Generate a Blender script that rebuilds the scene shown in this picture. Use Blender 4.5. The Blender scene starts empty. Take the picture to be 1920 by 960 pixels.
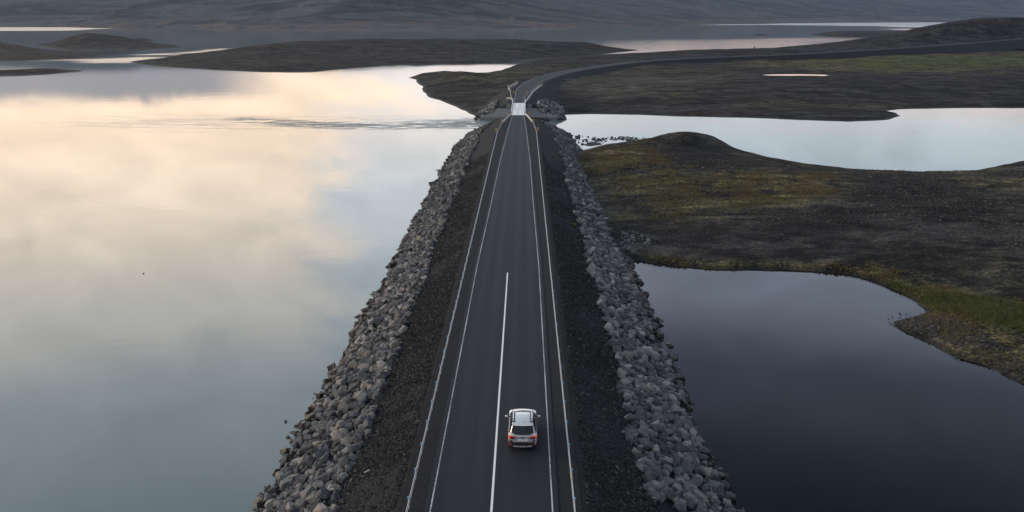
import bpy, bmesh, math, random
import numpy as np
from mathutils import Vector, Matrix

rng = np.random.default_rng(11)
random.seed(11)
R = math.radians
scene = bpy.context.scene
C = scene.collection

# ------------------------------------------------------------------ camera
CAM = (1.76, 0.0, 31.5)
cd = bpy.data.cameras.new('camera')
cam = bpy.data.objects.new('camera', cd)
C.objects.link(cam)
cam.location = CAM
PITCH = math.atan(447 / 1850)
YAW = math.atan(24 * math.cos(PITCH) / 1850)
cam.rotation_euler = (math.pi / 2 - PITCH, 0, YAW)
cd.sensor_width = 36
cd.lens = 36 * 1850 / 1920
cd.clip_start = 0.5
cd.clip_end = 60000
scene.camera = cam

scene.view_settings.view_transform = 'Standard'
scene.view_settings.look = 'None'
scene.view_settings.exposure = 0.0
scene.view_settings.gamma = 1
scene.view_settings.use_curve_mapping = False
scene.cycles.use_denoising = True
scene.cycles.max_bounces = 6
scene.cycles.glossy_bounces = 3
scene.cycles.volume_bounces = 0
scene.cycles.caustics_reflective = False
scene.cycles.caustics_refractive = False

# ------------------------------------------------------------------ node helper
class NT:
    def __init__(s, tree):
        s.t = tree
        s.n = tree.nodes
        s.l = tree.links

    def node(s, kind, **kw):
        n = s.n.new(kind)
        for k, v in kw.items():
            setattr(n, k, v)
        return n

    def put(s, sock, v):
        if isinstance(v, bpy.types.NodeSocket):
            s.l.new(v, sock)
        elif isinstance(v, (tuple, list)):
            v = tuple(v)
            if sock.type == 'RGBA' and len(v) == 3:
                v = v + (1,)
            sock.default_value = v
        else:
            sock.default_value = v

    def m(s, op, a, b=0.0, c=0.0, clamp=False):
        n = s.node('ShaderNodeMath', operation=op, use_clamp=clamp)
        for i, v in enumerate((a, b, c)):
            s.put(n.inputs[i], v)
        return n.outputs[0]

    def vm(s, op, a, b=(0, 0, 0), out=0):
        n = s.node('ShaderNodeVectorMath', operation=op)
        s.put(n.inputs[0], a)
        s.put(n.inputs[1], b)
        return n.outputs[out]

    def mix(s, f, a, b, blend='MIX'):
        n = s.node('ShaderNodeMix', data_type='RGBA', blend_type=blend)
        s.put(n.inputs[0], f)
        s.put(n.inputs[6], a)
        s.put(n.inputs[7], b)
        return n.outputs[2]

    def fmix(s, f, a, b):
        n = s.node('ShaderNodeMix', data_type='FLOAT')
        s.put(n.inputs[0], f)
        s.put(n.inputs[2], a)
        s.put(n.inputs[3], b)
        return n.outputs[0]

    def step(s, x, a, b):
        n = s.node('ShaderNodeMapRange', interpolation_type='SMOOTHSTEP')
        s.put(n.inputs[0], x)
        s.put(n.inputs[1], a)
        s.put(n.inputs[2], b)
        return n.outputs[0]

    def noise(s, vec, scale, detail=4.0, rough=0.55, dist=0.0):
        n = s.node('ShaderNodeTexNoise')
        s.put(n.inputs['Vector'], vec)
        n.inputs['Scale'].default_value = scale
        n.inputs['Detail'].default_value = detail
        n.inputs['Roughness'].default_value = rough
        n.inputs['Distortion'].default_value = dist
        return n.outputs[0]

    def attr(s, name):
        return s.node('ShaderNodeAttribute', attribute_name=name).outputs['Fac']

    def scaled(s, vec, sc):
        return s.vm('MULTIPLY', vec, sc)

    def bump(s, h, strength, dist):
        n = s.node('ShaderNodeBump')
        n.inputs['Strength'].default_value = strength
        n.inputs['Distance'].default_value = dist
        s.put(n.inputs['Height'], h)
        return n.outputs[0]

# ------------------------------------------------------------------ sky and sun
SUN_AZ, SUN_EL = R(-68), R(15)
world = bpy.data.worlds.new('World')
scene.world = world
world.use_nodes = True
world.cycles.sampling_method = 'MANUAL'
world.cycles.sample_map_resolution = 512
w = NT(world.node_tree)
bg = w.n['Background']
sky = w.node('ShaderNodeTexSky', sky_type='NISHITA', sun_disc=False)
sky.sun_elevation = SUN_EL
sky.sun_rotation = SUN_AZ
sky.dust_density = 2.0
STR = 0.1
bg.inputs[1].default_value = STR
d = w.vm('NORMALIZE', w.node('ShaderNodeTexCoord').outputs['Generated'])
sep = w.node('ShaderNodeSeparateXYZ')
w.put(sep.inputs[0], d)
dx, dy, dz = sep.outputs
zc = w.m('MAXIMUM', dz, 0.0)
# clouds live on a plane overhead, so they foreshorten towards the horizon
proj = w.vm('DIVIDE', d, w.node('ShaderNodeCombineXYZ').outputs[0])
inv = w.m('DIVIDE', 1.0, w.m('ADD', zc, 0.30))
cp = w.node('ShaderNodeCombineXYZ')
w.put(cp.inputs[0], w.m('MULTIPLY', w.m('MULTIPLY_ADD', dy, 0.45, dx), inv))
w.put(cp.inputs[1], w.m('MULTIPLY', w.m('MULTIPLY_ADD', dx, -0.25, dy), inv))
cp.inputs[2].default_value = 3.7
w.n.remove(proj.node)
big = w.noise(cp.outputs[0], 1.3, 2, 0.5, 0.3)
fine = w.noise(cp.outputs[0], 4.2, 5, 0.64, 0.7)
# bearing to the right of straight ahead (radians) and its sideways share
az = w.m('ARCTAN2', dx, dy)
side = w.m('DIVIDE', dx, w.m('SQRT', w.m('ADD', w.m('MULTIPLY', dx, dx), w.m('MULTIPLY', dy, dy))))

def ramp(stops):
    n = w.node('ShaderNodeValToRGB')
    e = n.color_ramp.elements
    n.color_ramp.interpolation = 'EASE'
    for k, (p_, c_) in enumerate(stops):
        x = e[k] if k < 2 else e.new(p_)
        x.position = p_
        x.color = (c_[0] / 2, c_[1] / 2, c_[2] / 2, 1)
    w.put(n.inputs[0], zc)
    return n.outputs[0]
ZEN = (0.38,0.48,0.63)
lit = ramp([(0.0, ((1.15,.88,.74),(2.05,1.53,1.09),(2.4,1.95,1.47),(1.9,1.74,1.52),(1.15,1.24,1.30),(.6,.69,.77))[0]), (1.0, ZEN), (0.09, ((1.15,.88,.74),(2.05,1.53,1.09),(2.4,1.95,1.47),(1.9,1.74,1.52),(1.15,1.24,1.30),(.6,.69,.77))[1]), (0.19, ((1.15,.88,.74),(2.05,1.53,1.09),(2.4,1.95,1.47),(1.9,1.74,1.52),(1.15,1.24,1.30),(.6,.69,.77))[2]), (0.28, ((1.15,.88,.74),(2.05,1.53,1.09),(2.4,1.95,1.47),(1.9,1.74,1.52),(1.15,1.24,1.30),(.6,.69,.77))[3]), (0.36, ((1.15,.88,.74),(2.05,1.53,1.09),(2.4,1.95,1.47),(1.9,1.74,1.52),(1.15,1.24,1.30),(.6,.69,.77))[4]), (0.50, ((1.15,.88,.74),(2.05,1.53,1.09),(2.4,1.95,1.47),(1.9,1.74,1.52),(1.15,1.24,1.30),(.6,.69,.77))[5])])      # lit western cloud
open_ = ramp([(0.0, ((1.1,.95,.88),(1.7,1.57,1.48),(1.62,1.70,1.76),(1.25,1.42,1.52),(.88,1.06,1.18),(.46,.59,.73))[0]), (1.0, ZEN), (0.09, ((1.1,.95,.88),(1.7,1.57,1.48),(1.62,1.70,1.76),(1.25,1.42,1.52),(.88,1.06,1.18),(.46,.59,.73))[1]), (0.19, ((1.1,.95,.88),(1.7,1.57,1.48),(1.62,1.70,1.76),(1.25,1.42,1.52),(.88,1.06,1.18),(.46,.59,.73))[2]), (0.28, ((1.1,.95,.88),(1.7,1.57,1.48),(1.62,1.70,1.76),(1.25,1.42,1.52),(.88,1.06,1.18),(.46,.59,.73))[3]), (0.36, ((1.1,.95,.88),(1.7,1.57,1.48),(1.62,1.70,1.76),(1.25,1.42,1.52),(.88,1.06,1.18),(.46,.59,.73))[4]), (0.50, ((1.1,.95,.88),(1.7,1.57,1.48),(1.62,1.70,1.76),(1.25,1.42,1.52),(.88,1.06,1.18),(.46,.59,.73))[5])])    # pale open sky
east = ramp([(0.0, ((1.3,.90,.78),(1.4,1.07,.93),(.98,1.10,1.18),(.85,.94,1.12),(.69,.79,1.0),(.25,.305,.43),(.085,.11,.16),(.27,.34,.44))[0]), (1.0, ZEN), (0.06, ((1.3,.90,.78),(1.4,1.07,.93),(.98,1.10,1.18),(.85,.94,1.12),(.69,.79,1.0),(.25,.305,.43),(.085,.11,.16),(.27,.34,.44))[1]), (0.11, ((1.3,.90,.78),(1.4,1.07,.93),(.98,1.10,1.18),(.85,.94,1.12),(.69,.79,1.0),(.25,.305,.43),(.085,.11,.16),(.27,.34,.44))[2]), (0.18, ((1.3,.90,.78),(1.4,1.07,.93),(.98,1.10,1.18),(.85,.94,1.12),(.69,.79,1.0),(.25,.305,.43),(.085,.11,.16),(.27,.34,.44))[3]), (0.26, ((1.3,.90,.78),(1.4,1.07,.93),(.98,1.10,1.18),(.85,.94,1.12),(.69,.79,1.0),(.25,.305,.43),(.085,.11,.16),(.27,.34,.44))[4]), (0.34, ((1.3,.90,.78),(1.4,1.07,.93),(.98,1.10,1.18),(.85,.94,1.12),(.69,.79,1.0),(.25,.305,.43),(.085,.11,.16),(.27,.34,.44))[5]), (0.46, ((1.3,.90,.78),(1.4,1.07,.93),(.98,1.10,1.18),(.85,.94,1.12),(.69,.79,1.0),(.25,.305,.43),(.085,.11,.16),(.27,.34,.44))[6]), (0.70, ((1.3,.90,.78),(1.4,1.07,.93),(.98,1.10,1.18),(.85,.94,1.12),(.69,.79,1.0),(.25,.305,.43),(.085,.11,.16),(.27,.34,.44))[7])])  # dull blue away from the light
mixn = w.m('ADD', w.m('MULTIPLY', big, 0.5), w.m('MULTIPLY', fine, 0.5))
wf = w.m('ADD', w.m('MULTIPLY', w.m('SUBTRACT', mixn, 0.5), 3.4), w.m('MULTIPLY', w.step(side, -0.08, -0.32), 1.35))
west = w.mix(w.step(wf, 0.15, 0.85), open_, lit)
ef = w.step(w.m('ADD', side, w.m('MULTIPLY', w.m('SUBTRACT', mixn, 0.5), 0.35)), -0.10, 0.17)
col = w.mix(ef, west, east)
# light and dark shreds of cloud
col = w.vm('SCALE', col)
w.put(col.node.inputs['Scale'], w.m('MULTIPLY_ADD', w.m('SUBTRACT', fine, 0.5), 1.6, 2.0))
# a low blue bank of cloud above the far shore on the left
bank_ = w.m('MULTIPLY', w.step(az, R(-13), R(-18)), w.step(w.m('ADD', dz, w.m('MULTIPLY', fine, 0.035)), 0.100, 0.085))
bank_ = w.m('MULTIPLY', bank_, w.step(az, R(-85), R(-55)))
col = w.mix(w.m('MULTIPLY', bank_, 0.85), col, (0.24, 0.28, 0.37))
scl = w.vm('SCALE', col)
scl.node.inputs['Scale'].default_value = 1.0 / STR
w.put(bg.inputs[0], w.mix(0.9, sky.outputs[0], scl))

sd_ = bpy.data.lights.new('sun', 'SUN')
sun = bpy.data.objects.new('sun', sd_)
C.objects.link(sun)
sd_.energy = 1.5
sd_.angle = R(14)
sd_.color = (1.0, 0.80, 0.60)
sv = Vector((math.sin(SUN_AZ) * math.cos(SUN_EL), math.cos(SUN_AZ) * math.cos(SUN_EL), math.sin(SUN_EL)))
sun.rotation_euler = sv.to_track_quat('Z', 'Y').to_euler()
sun.location = (-60, 60, 80)

# ------------------------------------------------------------------ plan of the place, in metres
# x to the right of the causeway's centre line, y along the road, water at z = 0, road at z = 5.1
PLAN = {
    'near_land': [(5, 219.2), (14.7, 236.4), (24.3, 249.7), (35.6, 254.2), (46.2, 252.1), (53.4, 240.8), (58.4, 224.1), (64.1, 214.3), (71.2, 207.4), (83.3, 203.9), (96.7, 207), (109.8, 218), (128.7, 234), (174.5, 244.3), (234.4, 226.3), (73.5, 64.4), (47.9, 59.5), (46.4, 77.2), (45.9, 82.5), (44.9, 86.5), (42.8, 89.6), (42.2, 94.5), (41.2, 97.6), (40.6, 100.2), (42.2, 101.7), (44.8, 103.7), (46.1, 106.1), (46.1, 112.3), (44.9, 117.8), (42, 121.1), (35.6, 122.4), (30.5, 123.7), (25.7, 123.9), (21.1, 125.3), (17.2, 127.6), (10.3, 130.5)],
    'far_land': [(-4.5, 303.8), (-8, 311.9), (-13.1, 320.3), (-16.9, 334.8), (-21.8, 354.9), (-29.7, 382.4), (-36.6, 403.1), (-38.8, 417.3), (-45.1, 452.1), (-49.4, 489.2), (-57, 528), (-60.1, 537.5), (-58.6, 579.1), (-47.6, 602.5), (-24.1, 579.5), (-15.5, 602.9), (-6.7, 670.1), (8.3, 763.5), (41.7, 826.4), (79.8, 887.3), (132.5, 928.6), (196.3, 1006), (262.2, 1059.2), (354.6, 1183), (481.4, 1369.1), (691.3, 1714.5), (1004.1, 2208), (1433.3, 2692.3), (2137.7, 2701.2), (643.3, 527.7), (362.9, 375.4), (260.3, 369.5), (182.4, 361.8), (159.2, 361.5), (138.3, 356.9), (126.1, 346.4), (126.8, 338.6), (125.1, 331), (116.5, 316.8), (104.7, 311.6), (89.4, 316.4), (74.3, 324.9), (54, 328.3), (40.5, 333.7), (22.7, 335.3), (14.2, 333.3), (12.3, 313.8), (7.7, 304)],
    'long_island': [(-285.5, 731.9), (-241.7, 667.1), (-193.2, 625.8), (-159.8, 601.1), (-121.3, 601.5), (-114.3, 633.4), (-88, 692.2), (-56.2, 708.9), (-18.5, 709.4), (2.3, 744.6), (-11.9, 763.2), (8.6, 793.5), (39.5, 826.4), (64.8, 874.4), (88.3, 928.1), (116.6, 1005), (93, 1039), (11, 1074.6), (-102.7, 1073.2), (-216.4, 1071.8), (-261.6, 983.9), (-284.9, 923.4), (-298.2, 882.5), (-292.5, 845.4)],
    'peak_island': [(-582, 1194.5), (-459.4, 1014.6), (-394.6, 1015.4), (-376.4, 1109.1), (-405.7, 1173.4), (-511.1, 1298.3), (-607.6, 1297.1)],
    'back_islet': [(-546.1, 1387.3), (-499.3, 1356.8), (-536.7, 1454.2), (-586.2, 1489.4)],
    'edge_island': [(-479.6, 787.4), (-391.8, 748.9), (-365.4, 778.6), (-348, 821.5), (-388.4, 894.6), (-454.9, 981.5), (-538.6, 1087), (-599.8, 1148.6), (-725, 1192.7)],
    'flat_islet': [(-320.4, 554.2), (-293.4, 559.8), (-278, 565.3), (-270.5, 582.1), (-265.8, 605.8), (-290.1, 624.6), (-303.7, 617.9), (-313.8, 599.1), (-339.2, 586.9)],
    'right_islet': [(560, 1989.2), (528.8, 1786.9), (609.2, 1762.4), (703.3, 1815.4), (813, 1992.4), (801.9, 2129.4), (702.2, 2165.5), (623.1, 2127.2)],
    'tiny_islet': [(424.6, 1895.6), (431, 1850.1), (465.8, 1913.8), (463.6, 1968.9)],
    'river_bar': [(16.5, 250.7), (18, 248.5), (22.4, 251.8), (21.6, 254), (18.7, 257.9)],
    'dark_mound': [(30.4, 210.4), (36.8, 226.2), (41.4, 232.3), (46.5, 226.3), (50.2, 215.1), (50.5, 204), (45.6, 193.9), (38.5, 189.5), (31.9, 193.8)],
    'far_shore': [(-4161.1, 3568.3), (-1820.2, 3494.1), (-1196.2, 3311.4), (-814.7, 3066.2), (-470.1, 3149.6), (-40.2, 3326), (327.9, 3734.8), (864.3, 4748), (1345.1, 5616.8), (2081.1, 6443.8), (3112.6, 7288.3), (3700.6, 7561.2), (8977.7, 7815.8)],
    'ruffle_left': [(-1662.4, 2438.7), (-1283.8, 2463.4), (-1155, 2526.6), (-1213.7, 2985.9), (-1553.5, 3399.6), (-2445.6, 3589.9)],
    'ruffle_right': [(814.3, 4472.3), (1121.3, 4679.4), (1289.1, 4262.6), (1364.7, 3534.3), (1747.9, 3642.8), (3959.5, 8266.6), (2219.7, 6873.9)],
    'ruffle_right2': [(1029.5, 2942.6), (1016.7, 2630), (1151.5, 2688.7), (1199.3, 2944.7)],
    'ruffle_mid': [(63.6, 1157), (84.6, 942.4), (136.5, 957.9), (241.3, 1040.9), (455.5, 1400), (576.4, 1666.7), (447.7, 1642.9), (257.8, 1537.7), (153.1, 1462.9)],
    'ruffle_stream': [(-362.3, 758.8), (-312, 731.6), (-281.3, 723.1), (-288.4, 833.7), (-290.3, 909.3), (-271.2, 1000.1), (-313.2, 1051.9), (-324.2, 952.1), (-333.1, 856.9), (-336.5, 789.2)],
    'ruffle_near': [(-91.4, 317.6), (-44.6, 303.3), (-11.4, 311.8), (-10.8, 296.1), (-41.3, 281.4), (-71.5, 292.4)],
    'moss_hill': [(13.6, 213.9), (29, 232.5), (33.8, 185.9), (44.6, 189.3), (60.1, 186.2), (53.2, 163.3), (41.6, 155.9), (27.7, 149.1), (19.8, 151.1), (16.6, 173.5)],
    'moss_right': [(84.5, 191.1), (97.5, 188.2), (112.4, 182.4), (103.2, 166.4), (86.2, 168.7), (80.3, 176.4)],
    'moss_shore': [(17.1, 129.9), (21.2, 126.3), (30.8, 125.2), (40.7, 123.6), (46.8, 123.7), (49.9, 117.5), (52, 110.3), (56.7, 104.9), (59.2, 83.2), (50.5, 69.4), (45.5, 81), (42.8, 88.7), (43.8, 98.8), (45.3, 110.2), (39.7, 118.2), (29.8, 120.7), (20.6, 122.3)],
    'green_shore': [(45.2, 118.9), (48.3, 110.3), (53, 107), (56, 103.4), (61.7, 91.2), (58, 85.1), (51.1, 93.5), (48.4, 97.9), (46.6, 105.8)],
    'meadow': [(131.7, 634.9), (167.1, 716.3), (238, 776.5), (303.7, 799.3), (366.4, 848.1), (426.4, 861.7), (617.4, 891.1), (444.5, 638.8), (309.8, 623), (243.7, 560.2), (201.2, 565.3), (159.5, 576.4)],
    'bright_meadow': [(221.1, 708), (295.6, 756.4), (402.1, 812.1), (589.8, 850.9), (454.7, 653.7), (320.2, 644.5), (245, 577.5), (204.3, 583)],
    'moss_spit': [(-37.4, 477.6), (-27.4, 528.4), (-5.4, 568.8), (20, 609.4), (-4.4, 485.8), (-18.8, 459.4)],
    'pale_gravel': [(17.6, 388.8), (26.6, 483.6), (73.4, 506.1), (115.5, 540.8), (116.9, 520.7), (78, 452.9), (34.8, 370.8)],
    'gravel_spit': [(41.9, 93.7), (41, 97.1), (40.4, 100.1), (41.8, 102.1), (44.8, 103.3), (44.9, 97.1), (45.9, 89.8), (46.2, 82.1), (45.6, 83.8), (43.6, 86.8)],
    'small_pond': [(130.4, 531.1), (135.8, 519.1), (150.9, 524.1), (161.6, 534), (149.7, 540), (136.4, 538.3)],
    'road_far': [(0.2, 332.1), (0.7, 355.8), (2.5, 386), (6.2, 425.3), (13.3, 466.8), (23.7, 506.7), (42.1, 557.1), (73.1, 622.3), (115, 676.5), (158.4, 712)],
}
ROAD_Z = 5.1
BR0, BR1 = 276.2, 316.5          # the bridge, from end to end

# ------------------------------------------------------------------ numpy helpers
def _hash(i, j, s):
    h = (i.astype(np.int64) * 374761393 + j.astype(np.int64) * 668265263 + s * 974634317) & 0xFFFFFFFF
    h = ((h ^ (h >> 13)) * 1274126177) & 0xFFFFFFFF
    return ((h ^ (h >> 16)) & 0xFFFF) / 65535.0

def vnoise(x, y, s=0):
    xi, yi = np.floor(x), np.floor(y)
    fx, fy = x - xi, y - yi
    fx, fy = fx * fx * (3 - 2 * fx), fy * fy * (3 - 2 * fy)
    a, b = _hash(xi, yi, s), _hash(xi + 1, yi, s)
    c, d_ = _hash(xi, yi + 1, s), _hash(xi + 1, yi + 1, s)
    return (a * (1 - fx) + b * fx) * (1 - fy) + (c * (1 - fx) + d_ * fx) * fy

def fbm(x, y, size, octv=4, s=0):
    out, amp, tot = 0, 1.0, 0
    for k in range(octv):
        out = out + amp * (vnoise(x / size + 17.3 * k, y / size - 9.1 * k, s + k) - 0.5)
        tot += amp
        amp *= 0.5
        size *= 0.5
    return out / tot * 2

def sdist(px, py, poly):
    """signed distance to a polygon, positive inside"""
    p = np.asarray(poly, dtype=np.float64)
    q = np.roll(p, -1, axis=0)
    best = np.full(px.shape, 1e18)
    inside = np.zeros(px.shape, bool)
    for (ax, ay), (bx, by) in zip(p, q):
        ex, ey = bx - ax, by - ay
        t = np.clip(((px - ax) * ex + (py - ay) * ey) / (ex * ex + ey * ey + 1e-12), 0, 1)
        dx_, dy_ = px - ax - t * ex, py - ay - t * ey
        best = np.minimum(best, dx_ * dx_ + dy_ * dy_)
        if ay != by:
            c = ((ay > py) != (by > py)) & (px < ex * (py - ay) / ey + ax)
            inside ^= c
    dd = np.sqrt(best)
    return np.where(inside, dd, -dd)

def sdist_near(px, py, poly, pad):
    """as sdist, computed only round the polygon"""
    p = np.asarray(poly)
    m = (px > p[:, 0].min() - pad) & (px < p[:, 0].max() + pad) & (py > p[:, 1].min() - pad) & (py < p[:, 1].max() + pad)
    out = np.full(px.shape, -1e6)
    if m.any():
        out[m] = sdist(px[m], py[m], poly)
    return out

def sstep(x, a, b):
    t = np.clip((x - a) / (b - a), 0, 1)
    return t * t * (3 - 2 * t)

def mesh_np(name, verts, faces, smooth=False):
    """verts (n,3), faces (m,k) all of one size"""
    me = bpy.data.meshes.new(name)
    verts = np.asarray(verts, np.float32)
    faces = np.asarray(faces, np.int32)
    n, k = faces.shape
    me.vertices.add(len(verts))
    me.vertices.foreach_set('co', verts.ravel())
    me.loops.add(n * k)
    me.loops.foreach_set('vertex_index', faces.ravel())
    me.polygons.add(n)
    me.polygons.foreach_set('loop_start', np.arange(0, n * k, k, dtype=np.int32))
    me.polygons.foreach_set('loop_total', np.full(n, k, np.int32))
    me.polygons.foreach_set('use_smooth', np.full(n, smooth, bool))
    me.update(calc_edges=True)
    return me

def put_attr(me, name, vals):
    a = me.attributes.new(name, 'FLOAT', 'POINT')
    a.data.foreach_set('value', np.asarray(vals, np.float32))

def grid_faces(nr, nc):
    i = np.arange(nr - 1)[:, None] * nc + np.arange(nc - 1)[None, :]
    i = i.ravel()
    return np.stack([i, i + 1, i + nc + 1, i + nc], 1)

# ------------------------------------------------------------------ object helpers
def obj(name, me, mat=None, parent=None, kind=None, loc=None):
    o = bpy.data.objects.new(name, me)
    C.objects.link(o)
    if mat is not None and me is not None and not me.materials:
        me.materials.append(mat)
    if parent is not None:
        o.parent = parent
    if kind:
        o['kind'] = kind
    if loc is not None:
        o.location = loc
    return o

def tag(o, label, cat=None, group=None):
    o['label'] = label
    if cat:
        o['category'] = cat
    if group:
        o['group'] = group
    return o

def empty(name, loc, rz=0.0):
    o = bpy.data.objects.new(name, None)
    C.objects.link(o)
    o.location = loc
    o.rotation_euler = (0, 0, rz)
    o.empty_display_size = 0.3
    return o

class MB:
    """collects shapes into one mesh"""
    def __init__(s):
        s.v, s.f = [], []

    def add(s, vs, fs):
        b = len(s.v)
        s.v += [tuple(v) for v in vs]
        s.f += [tuple(b + i for i in f) for f in fs]
        return s

    def box(s, c, size, rz=0.0):
        x, y, z = (q / 2 for q in size)
        ca, sa = math.cos(rz), math.sin(rz)
        vs = []
        for k in (-z, z):
            for i, j in ((-x, -y), (x, -y), (x, y), (-x, y)):
                vs.append((c[0] + i * ca - j * sa, c[1] + i * sa + j * ca, c[2] + k))
        return s.add(vs, [(3, 2, 1, 0), (4, 5, 6, 7), (0, 1, 5, 4), (1, 2, 6, 5), (2, 3, 7, 6), (3, 0, 4, 7)])

    def sweep(s, pts, prof, closed=True):
        """profile of (side, up) pairs carried along pts"""
        pts = [Vector(p) for p in pts]
        n = len(prof)
        vs = []
        for i, p in enumerate(pts):
            a, b = pts[max(0, i - 1)], pts[min(len(pts) - 1, i + 1)]
            t = (b - a).normalized()
            side = Vector((t.y, -t.x, 0)).normalized()
            for q in prof:
                vs.append(p + side * q[0] + Vector((0, 0, q[1])))
        fs = []
        for i in range(len(pts) - 1):
            for j in range(n if closed else n - 1):
                k = (j + 1) % n
                fs.append((i * n + j, i * n + k, (i + 1) * n + k, (i + 1) * n + j))
        if closed:
            fs.append(tuple(range(n))[::-1])
            fs.append(tuple((len(pts) - 1) * n + j for j in range(n)))
        return s.add(vs, fs)

    def cyl(s, c, r, h, axis='z', n=16, r2=None):
        r2 = r if r2 is None else r2
        vs = []
        for k, rr in ((-h / 2, r), (h / 2, r2)):
            for i in range(n):
                a = 2 * math.pi * i / n
                u, v = rr * math.cos(a), rr * math.sin(a)
                vs.append({'z': (c[0] + u, c[1] + v, c[2] + k), 'x': (c[0] + k, c[1] + u, c[2] + v), 'y': (c[0] + u, c[1] + k, c[2] + v)}[axis])
        fs = [(i, (i + 1) % n, n + (i + 1) % n, n + i) for i in range(n)]
        fs += [tuple(range(n))[::-1], tuple(range(n, 2 * n))]
        return s.add(vs, fs)

    def mesh(s, name, smooth=False):
        me = bpy.data.meshes.new(name)
        me.from_pydata(s.v, [], s.f)
        bm = bmesh.new()
        bm.from_mesh(me)
        bmesh.ops.recalc_face_normals(bm, faces=bm.faces)
        bm.to_mesh(me)
        bm.free()
        if smooth:
            me.polygons.foreach_set('use_smooth', [True] * len(me.polygons))
        me.update()
        return me

    def build(s, name, mat, parent=None, kind=None, smooth=False, loc=None):
        return obj(name, s.mesh(name, smooth), mat, parent, kind, loc)

# ------------------------------------------------------------------ materials
def material(name):
    m = bpy.data.materials.new(name)
    m.use_nodes = True
    t = NT(m.node_tree)
    b = t.n['Principled BSDF']
    return m, t, b

def plain(name, col, rough=0.6, metal=0.0, grain=0.15, gscale=8.0, coat=0.0, bump=0.0):
    m, t, b = material(name)
    co = t.node('ShaderNodeTexCoord').outputs['Object']
    n = t.noise(co, gscale, 4, 0.6)
    f = t.m('MULTIPLY_ADD', n, 2 * grain, 1 - grain)
    v = t.vm('SCALE', col)
    t.put(v.node.inputs['Scale'], f)
    t.put(b.inputs['Base Color'], v)
    t.put(b.inputs['Roughness'], t.m('MULTIPLY_ADD', n, 0.16, rough - 0.08))
    b.inputs['Metallic'].default_value = metal
    if coat:
        b.inputs['Coat Weight'].default_value = coat
        b.inputs['Coat Roughness'].default_value = 0.05
    if bump:
        t.put(b.inputs['Normal'], t.bump(n, 0.5, bump))
    return m

def geo(t):
    return t.node('ShaderNodeNewGeometry').outputs['Position']

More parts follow.
